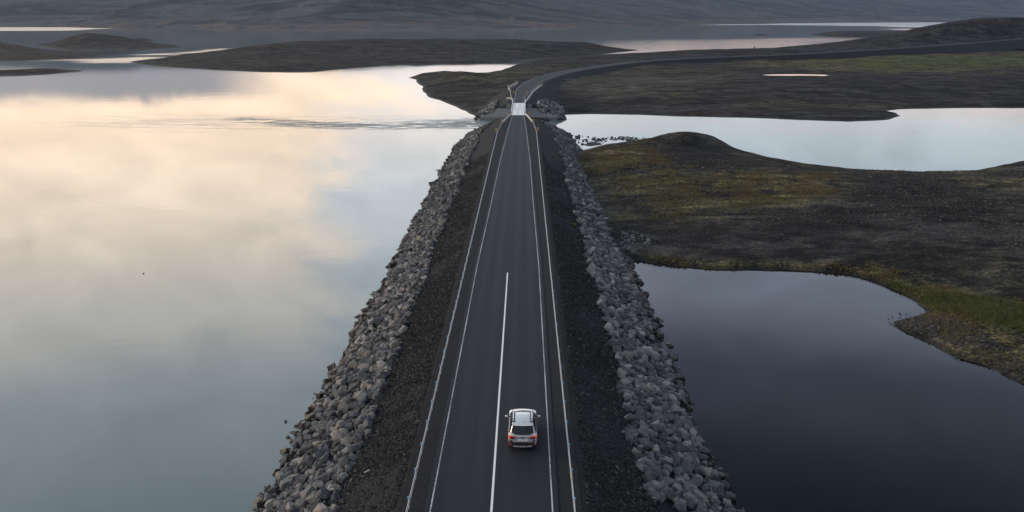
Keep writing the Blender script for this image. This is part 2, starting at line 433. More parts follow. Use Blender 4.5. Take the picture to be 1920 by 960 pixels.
def make_terrain_mat():
    m, t, b = material('ground')
    p = geo(t)
    n0 = t.noise(t.scaled(p, (0.011, 0.017, 0.0)), 1.0, 5, 0.6, 0.9)
    n1 = t.noise(t.scaled(p, (0.05, 0.09, 0.0)), 1.0, 5, 0.62, 0.9)
    n2 = t.noise(p, 0.42, 5, 0.68, 0.5)
    n3 = t.noise(p, 2.4, 3, 0.7)
    far = t.noise(t.scaled(p, (0.0022, 0.0042, 0.0)), 1.0, 9, 0.66, 1.2)
    far2 = t.noise(t.scaled(p, (0.010, 0.006, 0.0)), 1.0, 6, 0.7, 1.5)
    sand = t.mix(t.step(n1, 0.36, 0.64), (0.0125, 0.0125, 0.0138), (0.038, 0.0355, 0.0345))
    sand = t.mix(t.m('MULTIPLY', t.step(n0, 0.50, 0.66), 0.55), sand, (0.054, 0.049, 0.045))
    sand = t.mix(t.m('MULTIPLY', t.step(n2, 0.52, 0.70), 0.65), sand, (0.070, 0.063, 0.057))
    sand = t.mix(t.m('MULTIPLY', t.step(n2, 0.47, 0.33), 0.75), sand, (0.0085, 0.0080, 0.0090))
    speck = t.step(n3, 0.56, 0.67)
    sand = t.mix(t.m('MULTIPLY', speck, 0.7), sand, (0.130, 0.118, 0.100))
    sand = t.mix(t.m('MULTIPLY', t.step(n3, 0.44, 0.33), 0.75), sand, (0.007, 0.0065, 0.007))
    sand = t.mix(t.m('MULTIPLY', t.attr('pale'), t.m('MULTIPLY_ADD', n2, 0.9, 0.1)), sand, (0.115, 0.100, 0.080))
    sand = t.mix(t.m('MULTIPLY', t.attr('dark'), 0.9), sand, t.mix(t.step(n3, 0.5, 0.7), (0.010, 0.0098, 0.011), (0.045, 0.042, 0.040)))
    mossn = t.m('ADD', t.m('MULTIPLY', n2, 0.6), t.m('ADD', t.m('MULTIPLY', n3, 0.35), t.m('MULTIPLY', n1, 0.35)))
    moss = t.m('MULTIPLY', t.attr('moss'), t.step(mossn, 0.57, 0.74))
    mcol = t.mix(t.step(n3, 0.36, 0.64), (0.060, 0.052, 0.018), (0.245, 0.205, 0.078))
    c = t.mix(moss, sand, mcol)
    gr = t.m('MULTIPLY', t.attr('green'), t.step(mossn, 0.52, 0.72))
    c = t.mix(gr, c, t.mix(n3, (0.030, 0.046, 0.009), (0.12, 0.145, 0.030)))
    n4 = t.noise(t.scaled(p, (0.13, 0.20, 0.0)), 1.0, 6, 0.66, 1.0)
    mot = t.fmix(t.step(n4, 0.34, 0.66), 0.42, 1.55)
    mot = t.m('MULTIPLY', mot, t.fmix(t.step(n1, 0.34, 0.66), 0.70, 1.25))
    cs = t.vm('SCALE', c)
    t.put(cs.node.inputs['Scale'], mot)
    c = cs
    # the far hillside: long stripes of moss, gravel and dry grass
    h = t.attr('hill')
    hc = t.mix(t.step(far, 0.40, 0.60), (0.006, 0.008, 0.012), (0.066, 0.070, 0.070))
    hc = t.mix(t.m('MULTIPLY', t.step(far2, 0.52, 0.66), 0.7), hc, (0.115, 0.110, 0.088))
    hc = t.mix(t.m('MULTIPLY', t.step(far2, 0.46, 0.34), 0.6), hc, (0.009, 0.011, 0.015))
    hc = t.mix(t.m('MULTIPLY', t.attr('dry'), t.step(far2, 0.38, 0.60)), hc, (0.125, 0.092, 0.072))
    c = t.mix(h, c, hc)
    # wet margin along the water
    sp = t.node('ShaderNodeSeparateXYZ')
    t.put(sp.inputs[0], p)
    wet = t.step(t.m('ADD', sp.outputs[2], t.m('MULTIPLY', n2, -0.5)), 0.20, 0.0)
    wet = t.m('MULTIPLY', wet, t.m('SUBTRACT', 1.0, h))
    c = t.mix(t.m('MULTIPLY', wet, 0.65), c, (0.010, 0.0095, 0.009))
    t.put(b.inputs['Base Color'], c)
    t.put(b.inputs['Roughness'], t.fmix(wet, 0.95, 0.6))
    b.inputs['Specular IOR Level'].default_value = 0.12
    hgt = t.m('ADD', t.m('MULTIPLY', n2, 1.3), t.m('MULTIPLY', n3, 0.35))
    t.put(b.inputs['Normal'], t.bump(hgt, 0.9, 1.0))
    return m

def make_water(name, body, clear_rough, wave=1.0, bodyvar=None):
    m, t, b = material(name)
    p = geo(t)
    ruf = t.attr('ruffle')
    n = t.noise(p, 0.012, 3, 0.5, 0.5)
    if bodyvar:
        t.put(b.inputs['Base Color'], t.mix(t.step(n, 0.35, 0.65), body, bodyvar))
    else:
        b.inputs['Base Color'].default_value = (*body, 1)
    b.inputs['IOR'].default_value = 1.333
    patch = t.step(t.noise(t.scaled(p, (0.006, 0.012, 0)), 1.0, 4, 0.6, 0.8), 0.45, 0.7)
    t.put(b.inputs['Roughness'], t.m('ADD', t.fmix(patch, clear_rough, clear_rough * 1.9), t.m('MULTIPLY', ruf, 0.26)))
    # swirling current lines where the water is driven through the bridge
    cn = t.noise(t.scaled(p, (0.045, 0.13, 0)), 1.0, 5, 0.62, 1.6)
    rid = t.m('SUBTRACT', 1.0, t.m('ABSOLUTE', t.m('MULTIPLY', t.m('SUBTRACT', cn, 0.5), 9.0)), clamp=True)
    cur = t.m('MULTIPLY', rid, rid)
    w1 = t.noise(p, 0.8, 3, 0.5, 0.3)
    w2 = t.noise(t.scaled(p, (0.05, 0.16, 0)), 1.0, 3, 0.5, 0.6)
    amp = t.attr('current')
    hgt = t.m('ADD', t.m('MULTIPLY', w1, 0.0035 * wave), t.m('MULTIPLY', w2, 0.010 * wave))
    hgt = t.m('ADD', hgt, t.m('MULTIPLY', t.m('MULTIPLY', cur, amp), 0.15))
    hgt = t.m('ADD', hgt, t.m('MULTIPLY', t.m('MULTIPLY', w1, ruf), 0.12))
    bn = t.node('ShaderNodeBump')
    bn.inputs['Strength'].default_value = 1.0
    bn.inputs['Distance'].default_value = 1.0
    t.put(bn.inputs['Height'], hgt)
    t.put(b.inputs['Normal'], bn.outputs[0])
    return m

def make_asphalt():
    m, t, b = material('asphalt')
    uv = t.node('ShaderNodeUVMap').outputs[0]
    p = geo(t)
    streak = t.noise(t.scaled(uv, (1.3, 0.02, 0)), 1.0, 5, 0.6)
    patch = t.noise(t.scaled(uv, (0.25, 0.035, 0)), 1.0, 3, 0.5)
    grit = t.noise(p, 14.0, 2, 0.7)
    su = t.node('ShaderNodeSeparateXYZ')
    t.put(su.inputs[0], uv)
    u = su.outputs[0]
    # polished wheel tracks, two in each lane
    tr = 0.0
    for c0 in (-2.45, -0.95, 0.95, 2.45):
        dd = t.m('ABSOLUTE', t.m('SUBTRACT', u, c0))
        tr = t.m('ADD', tr, t.step(dd, 0.55, 0.10))
    f = t.m('ADD', t.m('MULTIPLY', streak, 0.5), t.m('MULTIPLY', patch, 0.5))
    c = t.mix(t.step(f, 0.25, 0.75), ((0.0135,0.0160,0.0215),(0.0205,0.0240,0.0310),(0.030,0.034,0.042))[0], ((0.0135,0.0160,0.0215),(0.0205,0.0240,0.0310),(0.030,0.034,0.042))[1])
    c = t.mix(t.m('MULTIPLY', tr, 0.05), c, ((0.0135,0.0160,0.0215),(0.0205,0.0240,0.0310),(0.030,0.034,0.042))[2])
    c = t.mix(t.m('MULTIPLY', t.step(grit, 0.55, 0.8), 0.45), c, (0.12, 0.12, 0.12))
    c = t.mix(t.m('MULTIPLY', t.step(grit, 0.45, 0.25), 0.5), c, (0.018, 0.018, 0.020))
    t.put(b.inputs['Base Color'], c)
    t.put(b.inputs['Roughness'], t.m('MULTIPLY_ADD', tr, -0.04, 0.74))
    b.inputs['Specular IOR Level'].default_value = 0.2
    t.put(b.inputs['Normal'], t.bump(grit, 0.5, 0.012))
    return m

def make_gravel(name, dark, mid, pale, tintattr=False):
    m, t, b = material(name)
    p = geo(t)
    n = t.noise(p, 7.0, 4, 0.7)
    g = t.noise(p, 0.4, 3, 0.5)
    c = t.mix(t.step(n, 0.36, 0.62), dark, mid)
    c = t.mix(t.m('MULTIPLY', t.step(n, 0.60, 0.76), 0.7), c, pale)
    c = t.mix(t.m('MULTIPLY', t.step(g, 0.45, 0.7), 0.4), c, mid)
    if tintattr:
        c = t.mix(t.m('MULTIPLY', t.attr('tint'), 0.8), c, pale)
    t.put(b.inputs['Base Color'], c)
    b.inputs['Roughness'].default_value = 0.9
    b.inputs['Specular IOR Level'].default_value = 0.2
    t.put(b.inputs['Normal'], t.bump(n, 0.9, 0.10))
    return m

def make_stone(name, use_attr):
    m, t, b = material(name)
    p = geo(t)
    if use_attr:
        r = t.attr('tint')
    else:
        r = t.m('POWER', t.node('ShaderNodeObjectInfo').outputs['Random'], 1.6)
    ramp = t.node('ShaderNodeValToRGB')
    e = ramp.color_ramp.elements
    e[0].position, e[0].color = 0.0, (*((0.028,0.030,0.035),(0.070,0.073,0.081),(0.132,0.134,0.138),(0.215,0.19,0.168),(0.37,0.35,0.33))[0], 1)
    e[1].position, e[1].color = 1.0, (*((0.028,0.030,0.035),(0.070,0.073,0.081),(0.132,0.134,0.138),(0.215,0.19,0.168),(0.37,0.35,0.33))[4], 1)
    for q, k in ((0.3, 1), (0.6, 2), (0.85, 3)):
        x = e.new(q)
        x.color = (*((0.028,0.030,0.035),(0.070,0.073,0.081),(0.132,0.134,0.138),(0.215,0.19,0.168),(0.37,0.35,0.33))[k], 1)
    t.put(ramp.inputs[0], r)
    n = t.noise(p, 3.2, 6, 0.65)
    c = t.mix(t.step(n, 0.30, 0.70), ramp.outputs[0], t.mix(0.35, ramp.outputs[0], (0.26, 0.245, 0.23)))
    c = t.mix(t.m('MULTIPLY', t.step(n, 0.45, 0.28), 0.6), c, (0.035, 0.032, 0.032))
    # brown algae on the stones at the waterline
    sp = t.node('ShaderNodeSeparateXYZ')
    t.put(sp.inputs[0], p)
    wet = t.step(t.m('ADD', sp.outputs[2], t.m('MULTIPLY', n, -0.35)), 0.60, 0.15)
    c = t.mix(t.m('MULTIPLY', wet, 0.78), c, (0.030, 0.0245, 0.0175))
    t.put(b.inputs['Base Color'], c)
    t.put(b.inputs['Roughness'], t.fmix(wet, 0.88, 0.45))
    b.inputs['Specular IOR Level'].default_value = 0.25
    t.put(b.inputs['Normal'], t.bump(n, 0.7, 0.10))
    return m

def make_concrete():
    m, t, b = material('concrete')
    p = geo(t)
    n = t.noise(p, 0.9, 5, 0.6)
    s = t.noise(t.scaled(p, (3.0, 0.05, 0.4)), 1.0, 4, 0.6)
    c = t.mix(n, (0.17, 0.178, 0.178), (0.26, 0.262, 0.255))
    c = t.mix(t.m('MULTIPLY', t.step(s, 0.5, 0.7), 0.5), c, (0.11, 0.112, 0.11))
    sp = t.node('ShaderNodeSeparateXYZ')
    t.put(sp.inputs[0], p)
    c = t.mix(t.m('MULTIPLY', t.step(sp.outputs[2], 1.0, 0.1), 0.6), c, (0.09, 0.085, 0.075))
    t.put(b.inputs['Base Color'], c)
    b.inputs['Roughness'].default_value = 0.8
    t.put(b.inputs['Normal'], t.bump(n, 0.3, 0.05))
    return m

def make_deck():
    m, t, b = material('bridge deck concrete')
    p = geo(t)
    s = t.noise(t.scaled(p, (2.4, 0.04, 0)), 1.0, 5, 0.65)
    n = t.noise(p, 2.0, 4, 0.6)
    c = t.mix(t.step(s, 0.40, 0.62), (0.52, 0.49, 0.46), (0.88, 0.85, 0.80))
    c = t.mix(t.m('MULTIPLY', t.step(n, 0.55, 0.75), 0.3), c, (0.45, 0.43, 0.41))
    t.put(b.inputs['Base Color'], c)
    b.inputs['Roughness'].default_value = 0.35
    b.inputs['Specular IOR Level'].default_value = 0.7
    return m

def make_paint():
    m, t, b = material('road paint')
    p = geo(t)
    n = t.noise(p, 9.0, 3, 0.7)
    g = t.noise(t.scaled(p, (1.0, 0.3, 1)), 1.2, 3, 0.6)
    wear = t.step(t.m('ADD', t.m('MULTIPLY', n, 0.6), t.m('MULTIPLY', g, 0.4)), 0.60, 0.70)
    t.put(b.inputs['Base Color'], t.mix(t.m('MULTIPLY', wear, 0.7), (0.86, 0.86, 0.86), (0.16, 0.16, 0.17)))
    b.inputs['Roughness'].default_value = 0.5
    return m

def make_worn_paint():
    m, t, b = material('worn road paint')
    p = geo(t)
    n = t.noise(p, 9.0, 3, 0.7)
    g = t.noise(t.scaled(p, (1.0, 0.25, 1)), 1.0, 3, 0.6)
    wear = t.step(t.m('ADD', t.m('MULTIPLY', n, 0.6), t.m('MULTIPLY', g, 0.4)), 0.44, 0.58)
    t.put(b.inputs['Base Color'], t.mix(t.m('MULTIPLY', wear, 0.85), (0.62, 0.63, 0.65), (0.07, 0.07, 0.08)))
    b.inputs['Roughness'].default_value = 0.6
    return m

M = dict(
    ground=make_terrain_mat(), asphalt=make_asphalt(), paint=make_paint(), worn=make_worn_paint(),
    shoulder=make_gravel('shoulder gravel', (0.013, 0.0135, 0.016), (0.025, 0.026, 0.030), (0.055, 0.055, 0.056)),
    gravel=make_gravel('slope gravel', (0.0095, 0.010, 0.0115), (0.028, 0.0278, 0.0295), (0.078, 0.075, 0.074)),
    chips=make_gravel('gravel chips', (0.012, 0.0125, 0.014), (0.041, 0.040, 0.0405), (0.165, 0.152, 0.14), True),
    stone=make_stone('armour stone', False), stones=make_stone('armour stones', True),
    concrete=make_concrete(), deck=make_deck(),
    steel=plain('galvanised steel', (0.62, 0.63, 0.65), 0.42, 0.55, 0.12, 3.0),
    post=plain('painted post', (0.30, 0.40, 0.50), 0.45, 0.2, 0.15, 6.0),
    cap=plain('blue plastic cap', (0.16, 0.36, 0.58), 0.4, 0.0, 0.1, 6.0),
    yellow=plain('yellow marker', (0.72, 0.40, 0.02), 0.5, 0.0, 0.1, 6.0),
    black=plain('black plastic', (0.012, 0.012, 0.013), 0.55, 0.0, 0.2, 10.0),
    white=plain('white paint', (0.8, 0.8, 0.8), 0.5, 0.0, 0.05),
    lake=make_water('lake water', (0.145, 0.188, 0.198), 0.012, 1.0, (0.165, 0.207, 0.213)),
    pond=make_water('pond water', (0.005, 0.006, 0.008), 0.012, 0.35, (0.011, 0.010, 0.010)),
    leaf=plain('grass blades', (0.075, 0.085, 0.022), 0.8, 0.0, 0.5, 0.6),
    dryleaf=plain('dry grass blades', (0.125, 0.098, 0.038), 0.85, 0.0, 0.5, 0.6),
    wood=plain('weathered board', (0.42, 0.36, 0.30), 0.8, 0.0, 0.25, 4.0),
)

# ------------------------------------------------------------------ the lie of the land
def bump_at(x, y, cx, cy, rx, ry, h):
    return h * np.exp(-0.5 * (((x - cx) / rx) ** 2 + ((y - cy) / ry) ** 2))

FAR = PLAN['far_shore'] + [(13000, 8000), (13000, 25000), (-13000, 25000), (-13000, 3600)]

def land(x, y):
    """ground height, with masks for the material"""
    r = np.hypot(x - CAM[0], y)
    h = np.full(x.shape, -3.0)
    hill = np.zeros(x.shape)
    dry = np.zeros(x.shape)

    def shore(name, rag, bankh, bankw, plat, platw, pad):
        sd = sdist_near(x, y, PLAN[name], pad)
        sd = sd + rag * fbm(x, y, rag * 9, 4, 3) * (sd > -1e5)
        inn = np.maximum(sd, 0)
        z = bankh * (1 - np.exp(-inn / bankw)) + plat * sstep(inn, 0, platw)
        return sd, np.where(sd > 0, z, np.maximum(sd * 0.22, -3.0))

    sd, z = shore('near_land', 1.5, 0.9, 1.2, 1.1, 26, 60)
    mk = sstep(sd, 0, 9)
    z = z + mk * (bump_at(x, y, 41, 236.4, 6.6, 5.33, 2.5) + bump_at(x, y, 36, 234.7, 18, 10.66, 0.85) + bump_at(x, y, 22, 220.8, 6, 13.12, 1.1)
                  + bump_at(x, y, 95, 243.7, 30, 16.41, 1.4) + 0.5 * fbm(x, y, 26, 4, 5) + 0.30 * fbm(x, y, 6.0, 4, 8) + 0.45 * np.abs(fbm(x, y, 17, 4, 18)) + 0.9 * np.maximum(0, fbm(x, y, 60, 3, 21)))
    h = np.maximum(h, z)
    sd, z = shore('far_land', 3.6, 0.9, 3.0, 1.3, 60, 120)
    mk = sstep(sd, 0, 22)
    z = z + mk * (bump_at(x, y, -34, 499.7, 12, 21.33, 3.6) + bump_at(x, y, 20, 621.1, 40, 24.61, 2.2) + bump_at(x, y, 190, 826.2, 60, 32.81, 4.0)
                  + bump_at(x, y, 478, 1055.8, 77, 37.73, 26) + bump_at(x, y, 600, 1088.6, 70, 37.73, 17) + bump_at(x, y, 320, 908.2, 50, 24.61, 3)
                  + bump_at(x, y, 60, 457, 60, 49.22, 0.9) + bump_at(x, y, 146, 532.5, 15, 10.66, -1.7) + bump_at(x, y, 230, 457, 90, 32.81, 1.6)
                  + 1.5 * fbm(x, y, 80, 5, 31) + 1.1 * np.abs(fbm(x, y, 34, 4, 12)) + 0.3 * fbm(x, y, 9, 3, 14))
    h = np.maximum(h, z)
    sd, z = shore('long_island', 8.0, 1.0, 4.0, 1.5, 60, 150)
    mk = sstep(sd, 0, 60)
    z = z + mk * (bump_at(x, y, -190, 924.6, 62, 65.62, 7.0) + bump_at(x, y, -95, 924.6, 60, 65.62, 5.6) + bump_at(x, y, -5, 957.4, 55, 57.42, 5.6)
                  + bump_at(x, y, 62, 982, 28, 41.02, 2.6) + 2.4 * fbm(x, y, 100, 5, 41) + 1.5 * np.abs(fbm(x, y, 45, 4, 43)))
    h = np.maximum(h, z)
    sd, z = shore('peak_island', 5.0, 1.0, 4.0, 0.8, 40, 150)
    mk = sstep(sd, 0, 50)
    z = z + mk * (bump_at(x, y, -509, 1170.7, 34, 49.22, 8.5) + bump_at(x, y, -470, 1162.5, 48, 49.22, 4.2) + bump_at(x, y, -560, 1170.7, 40, 49.22, 2.5) + 1.6 * fbm(x, y, 60, 4, 47))
    h = np.maximum(h, z)
    sd, z = shore('edge_island', 8.0, 0.8, 4.0, 0.8, 40, 150)
    z = z + sstep(sd, 0, 60) * (bump_at(x, y, -560, 1006.6, 62, 73.83, 9.0) + bump_at(x, y, -470, 949.2, 40, 49.22, 3.0))
    h = np.maximum(h, z)
    for nm in ('river_bar', 'flat_islet', 'back_islet', 'right_islet', 'tiny_islet'):
        sd, z = shore(nm, 3.0, 0.7, 3.0, {'right_islet': 4.5, 'back_islet': 3.0}.get(nm, 1.0), 50 if nm == 'right_islet' else 20, 120)
        h = np.maximum(h, z)
    # the long slope on the other side of the lake
    m = r > 2000
    sd = np.full(x.shape, -1e6)
    sd[m] = sdist(x[m], y[m], FAR)
    inn = np.maximum(sd, 0)
    fz = 5 * (1 - np.exp(-inn / 60)) + 295 * (1 - np.exp(-inn / 1430)) * sstep(inn, -300, 1250)
    fz = fz + sstep(inn, 60, 1800) * (38 * fbm(x, y, 1200, 6, 51) + 34 * np.abs(fbm(x, y * 1.6, 520, 5, 57))) + 2.5 * sstep(inn, 0, 200) * fbm(x, y, 300, 3, 61)
    h = np.where(sd > 0, np.maximum(h, fz), h)
    hill[sd > 0] = 1
    dry = np.where(sd > 0, sstep(inn, 420, 60) * (0.35 + 0.65 * sstep(fbm(x, y, 500, 3, 71), -0.2, 0.3)), 0)
    return h, hill, dry

def mask(x, y, name, soft, rag=0.0, s=1):
    sd = sdist_near(x, y, PLAN[name], soft * 2 + 5)
    if rag:
        sd = sd + rag * fbm(x, y, rag * 4, 3, s)
    return sstep(sd, -soft, soft)

# polar sheet round the camera's foot: cells keep about the same size in the picture
az1 = np.arange(-26, 26.001, 0.085)
az0 = np.concatenate([np.arange(-80, -26, 1.0), az1, np.arange(27, 81, 1.0)])
azr = np.radians(az0)
rad = np.exp(np.arange(math.log(42), math.log(12800), 0.0072))
A, RR = np.meshgrid(azr, rad)
GX = CAM[0] + RR * np.sin(A)
GY = RR * np.cos(A)
GH, HILL, DRY = land(GX.ravel(), GY.ravel())
gx, gy = GX.ravel(), GY.ravel()
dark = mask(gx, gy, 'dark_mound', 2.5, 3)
moss = np.maximum.reduce([mask(gx, gy, 'moss_hill', 9, 5), mask(gx, gy, 'moss_right', 5, 4) * 0.8, mask(gx, gy, 'moss_shore', 2.5, 3.0) * 0.8,
                          mask(gx, gy, 'meadow', 25, 10) * 0.85, mask(gx, gy, 'moss_spit', 14, 8) * 0.6,
                          0.30 * sstep(fbm(gx, gy, 70, 3, 81), 0.05, 0.5) * (np.hypot(gx, gy) < 650)])
green = np.maximum(mask(gx, gy, 'green_shore', 2.5, 1.6), 0.75 * mask(gx, gy, 'bright_meadow', 16, 8))
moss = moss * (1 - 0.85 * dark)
pale = np.maximum(mask(gx, gy, 'pale_gravel', 18, 9) * 0.9, mask(gx, gy, 'gravel_spit', 1.5, 0.8) * 0.7)
V = np.stack([gx, gy, GH], 1)
Fq = grid_faces(len(rad), len(azr))
keep = (GH[Fq] > -1.2).any(axis=1)
Fq = Fq[keep]
used = np.unique(Fq)
remap = np.full(len(V), -1)
remap[used] = np.arange(len(used))
me = mesh_np('terrain', V[used], remap[Fq], True)
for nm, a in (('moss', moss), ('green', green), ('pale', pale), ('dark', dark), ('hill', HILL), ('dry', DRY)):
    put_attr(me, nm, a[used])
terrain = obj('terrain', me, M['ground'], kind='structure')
terrain['label'] = 'dark sandy land, islands and far hillside around the lake'

def ground_z(x, y):
    """terrain height at scattered points"""
    return land(np.asarray(x, float), np.asarray(y, float))[0]

# ------------------------------------------------------------------ water
wa = np.radians(np.concatenate([np.arange(-180, -30, 6.0), np.arange(-30, 30, 0.2), np.arange(30, 180.1, 6.0)]))
wr = np.exp(np.linspace(math.log(3), math.log(13500), 420))
A, RR = np.meshgrid(wa, wr)
lx, ly = (CAM[0] + RR * np.sin(A)).ravel(), (RR * np.cos(A)).ravel()
ruf = np.maximum.reduce([mask(lx, ly, 'ruffle_left', 45, 30), mask(lx, ly, 'ruffle_right', 160, 120), mask(lx, ly, 'ruffle_right2', 60, 40) * 0.8,
                         mask(lx, ly, 'ruffle_mid', 130, 60, 4) * 0.18,
                         0.05 * sstep(np.hypot(lx, ly), 600, 1500),
                         mask(lx, ly, 'ruffle_stream', 22, 20, 5) * sstep(fbm(lx, ly, 60, 3, 6), -0.35, 0.3) * 0.9])
cur = mask(lx, ly, 'ruffle_near', 7, 9, 7)
cur = np.maximum(cur, 0.10 * np.exp(-0.5 * ((ly - 302.8) / 18.0) ** 2) * sstep(lx, -190, -60) * (lx < -5))
cur = np.maximum(cur, 0.035 * sstep(sdist_near(lx, ly, [(14, 243.7), (14, 313.5), (60, 313.5), (120, 301.2), (110, 268.3), (60, 268.3)], 30), -12, 12))
lm = mesh_np('lake', np.stack([lx, ly, np.zeros_like(lx)], 1), grid_faces(len(wr), len(wa)), True)
put_attr(lm, 'ruffle', ruf)
put_attr(lm, 'current', cur)
obj('lake', lm, M['lake'], kind='structure')['label'] = 'pale silty lake and river reflecting the evening sky'

pp = [(6, 10), (6, 212.6), (20, 194.5), (40, 157.6), (80, 141.2), (130, 137.1), (130, 10)]
pm = MB().add([(a, b_, 0.06) for a, b_ in pp], [tuple(range(len(pp)))]).mesh('pond')
obj('pond', pm, M['pond'], kind='structure')['label'] = 'clear dark pond between the causeway and the mossy land'
sp_ = [(146.5 + 17 * math.cos(a) * (1 + .12 * math.sin(3 * a)), 532.5 + 11 * math.sin(a), 1.75) for a in np.linspace(0, 2 * math.pi, 28)[:-1]]
obj('puddle', MB().add(sp_, [tuple(range(len(sp_)))]).mesh('puddle'), M['lake'], kind='structure')['label'] = 'small bright pool on the land beyond the river'

# ------------------------------------------------------------------ embankments
PROF = [0, 0.25, 0.8, 1.6, 2.4, 3.2, 4.0, 5.0, 6.0, 7.2, 8.4, 9.6, 10.8, 12.4, 14.5]

def embank_z(zc, d):
    return zc - 0.10 - np.where(d < 0.25, d * 0.3, 0.075 + (d - 0.25) * 0.485)

def spline(pts, step):
    """Catmull-Rom through 3-D points, resampled evenly"""
    P_ = [np.array(p, float) for p in pts]
    P_ = [2 * P_[0] - P_[1]] + P_ + [2 * P_[-1] - P_[-2]]
    out = []
    for i in range(1, len(P_) - 2):
        a, b_, c, d_ = P_[i - 1:i + 3]
        for t in np.linspace(0, 1, 40, endpoint=False):
            out.append(0.5 * (2 * b_ + (c - a) * t + (2 * a - 5 * b_ + 4 * c - d_) * t * t + (3 * b_ - a - 3 * c + d_) * t ** 3))
    out.append(P_[-2])
    out = np.array(out)
    L = np.concatenate([[0], np.cumsum(np.linalg.norm(np.diff(out[:, :2], axis=0), axis=1))])
    s = np.arange(0, L[-1], step)
    return np.stack([np.interp(s, L, out[:, k]) for k in range(3)], 1), s

def normals(line):
    t = np.gradient(line[:, :2], axis=0)
    t /= np.linalg.norm(t, axis=1)[:, None]
    return np.stack([t[:, 1], -t[:, 0]], 1)      # to the right

def embankment(name, line, half, cap_start, cap_end, mat, drop=1.0, steep=0.5):
    nrm = normals(line)
    st = []                                       # (centre, direction, z, half width) of half-profiles for one continuous rim
    n = len(line)
    right = [(line[i, :2], nrm[i], line[i, 2], half[i]) for i in range(n)]
    left = [(line[i, :2], -nrm[i], line[i, 2], half[i]) for i in range(n - 1, -1, -1)]
    rim = list(right)
    if cap_end:
        a0 = math.atan2(nrm[-1][1], nrm[-1][0])
        for a in np.linspace(a0, a0 + math.pi, 40)[1:-1]:
            rim.append((line[-1, :2], np.array([math.cos(a), math.sin(a)]), line[-1, 2], half[-1]))
    rim += left
    if cap_start:
        a0 = math.atan2(-nrm[0][1], -nrm[0][0])
        for a in np.linspace(a0, a0 + math.pi, 40)[1:-1]:
            rim.append((line[0, :2], np.array([math.cos(a), math.sin(a)]), line[0, 2], half[0]))
    prof = np.array([-0.0] + PROF[1:])
    vs = []
    for q, (c, dd, z, hw) in enumerate(rim):
        axis = normals(line)[0 if q >= len(right) + len(left) + 38 * bool(cap_end) else -1]
        incap = (n <= q < n + 38 and cap_end) or (q >= 2 * n + 38 * bool(cap_end))
        along = 1 - (dd[0] * axis[0] + dd[1] * axis[1]) ** 2 if incap else 0.0
        rr = hw + prof * (1 - steep * along)
        zz = embank_z(z, prof * drop)
        vs.append(np.stack([c[0] + dd[0] * rr, c[1] + dd[1] * rr, zz], 1))
    vs = np.array(vs)
    k = len(prof)
    nz = 0.05 * fbm(vs[..., 0], vs[..., 1], 1.6, 3, 91) + 0.10 * fbm(vs[..., 0], vs[..., 1], 9, 2, 95)
    vs[..., 2] += nz * (prof > 0.5)[None, :]
    vs = vs.reshape(-1, 3)
    fs = []
    closed = cap_start and cap_end
    N = len(rim)
    for i in range(N if closed else N):
        j = (i + 1) % N
        if not closed and j == 0:
            continue
        if not cap_end and i == n - 1:
            continue
        for q in range(k - 1):
            fs.append((i * k + q, i * k + q + 1, j * k + q + 1, j * k + q))
    # the top
    for i in range(n - 1):
        l0 = n + (38 if cap_end else 0) + (n - 1 - i)
        l1 = l0 - 1
        fs.append((i * k, (i + 1) * k, l1 * k, l0 * k))
    me = bpy.data.meshes.new(name)
    me.from_pydata([tuple(v) for v in vs], [], fs)
    # end caps' tops
    bm = bmesh.new()
    bm.from_mesh(me)
    bm.verts.ensure_lookup_table()
    if cap_end:
        bm.faces.new([bm.verts[i * k] for i in range(n - 1, n + 39)])
    if cap_start:
        lo = n + (38 if cap_end else 0) + n - 1
        bm.faces.new([bm.verts[(i % N) * k] for i in range(lo, N + 1)])
    bmesh.ops.recalc_face_normals(bm, faces=bm.faces)
    if sum(f.normal.z for f in bm.faces) < 0:
        bmesh.ops.reverse_faces(bm, faces=bm.faces)
    bm.to_mesh(me)
    bm.free()
    return obj(name, me, mat, kind='structure')

near_y = np.arange(-40, BR0 - 2.5, 1.3)
near_line = np.stack([np.zeros_like(near_y), near_y, np.full_like(near_y, ROAD_Z)], 1)
near_half = 5.15 - 1.9 * sstep(near_y, 240.5, BR0)
emb = embankment('causeway', near_line, near_half, False, True, M['gravel'])
emb['label'] = 'gravel causeway carrying the road across the lake'

far_pts = [(0.0, BR1 + 5.0, ROAD_Z), (0.1, 335.6, ROAD_Z)] + [(a, b_, ROAD_Z) for a, b_ in PLAN['road_far'][1:]]
far_pts += [(198, 726.1, 6.0), (248, 764.6, 7.0), (338, 840.1, 8.6), (460, 949.2, 11.8), (620, 1088.6, 16.0), (800, 1244.5, 20)]
far_line, far_s = spline(far_pts, 3.0)
far_half = 3.3 + 1.9 * sstep(far_s, 0, 40)
emb2 = embankment('far_causeway', far_line, far_half, True, False, M['gravel'], steep=0.72)
emb2['label'] = 'curving embankment of the road beyond the bridge'

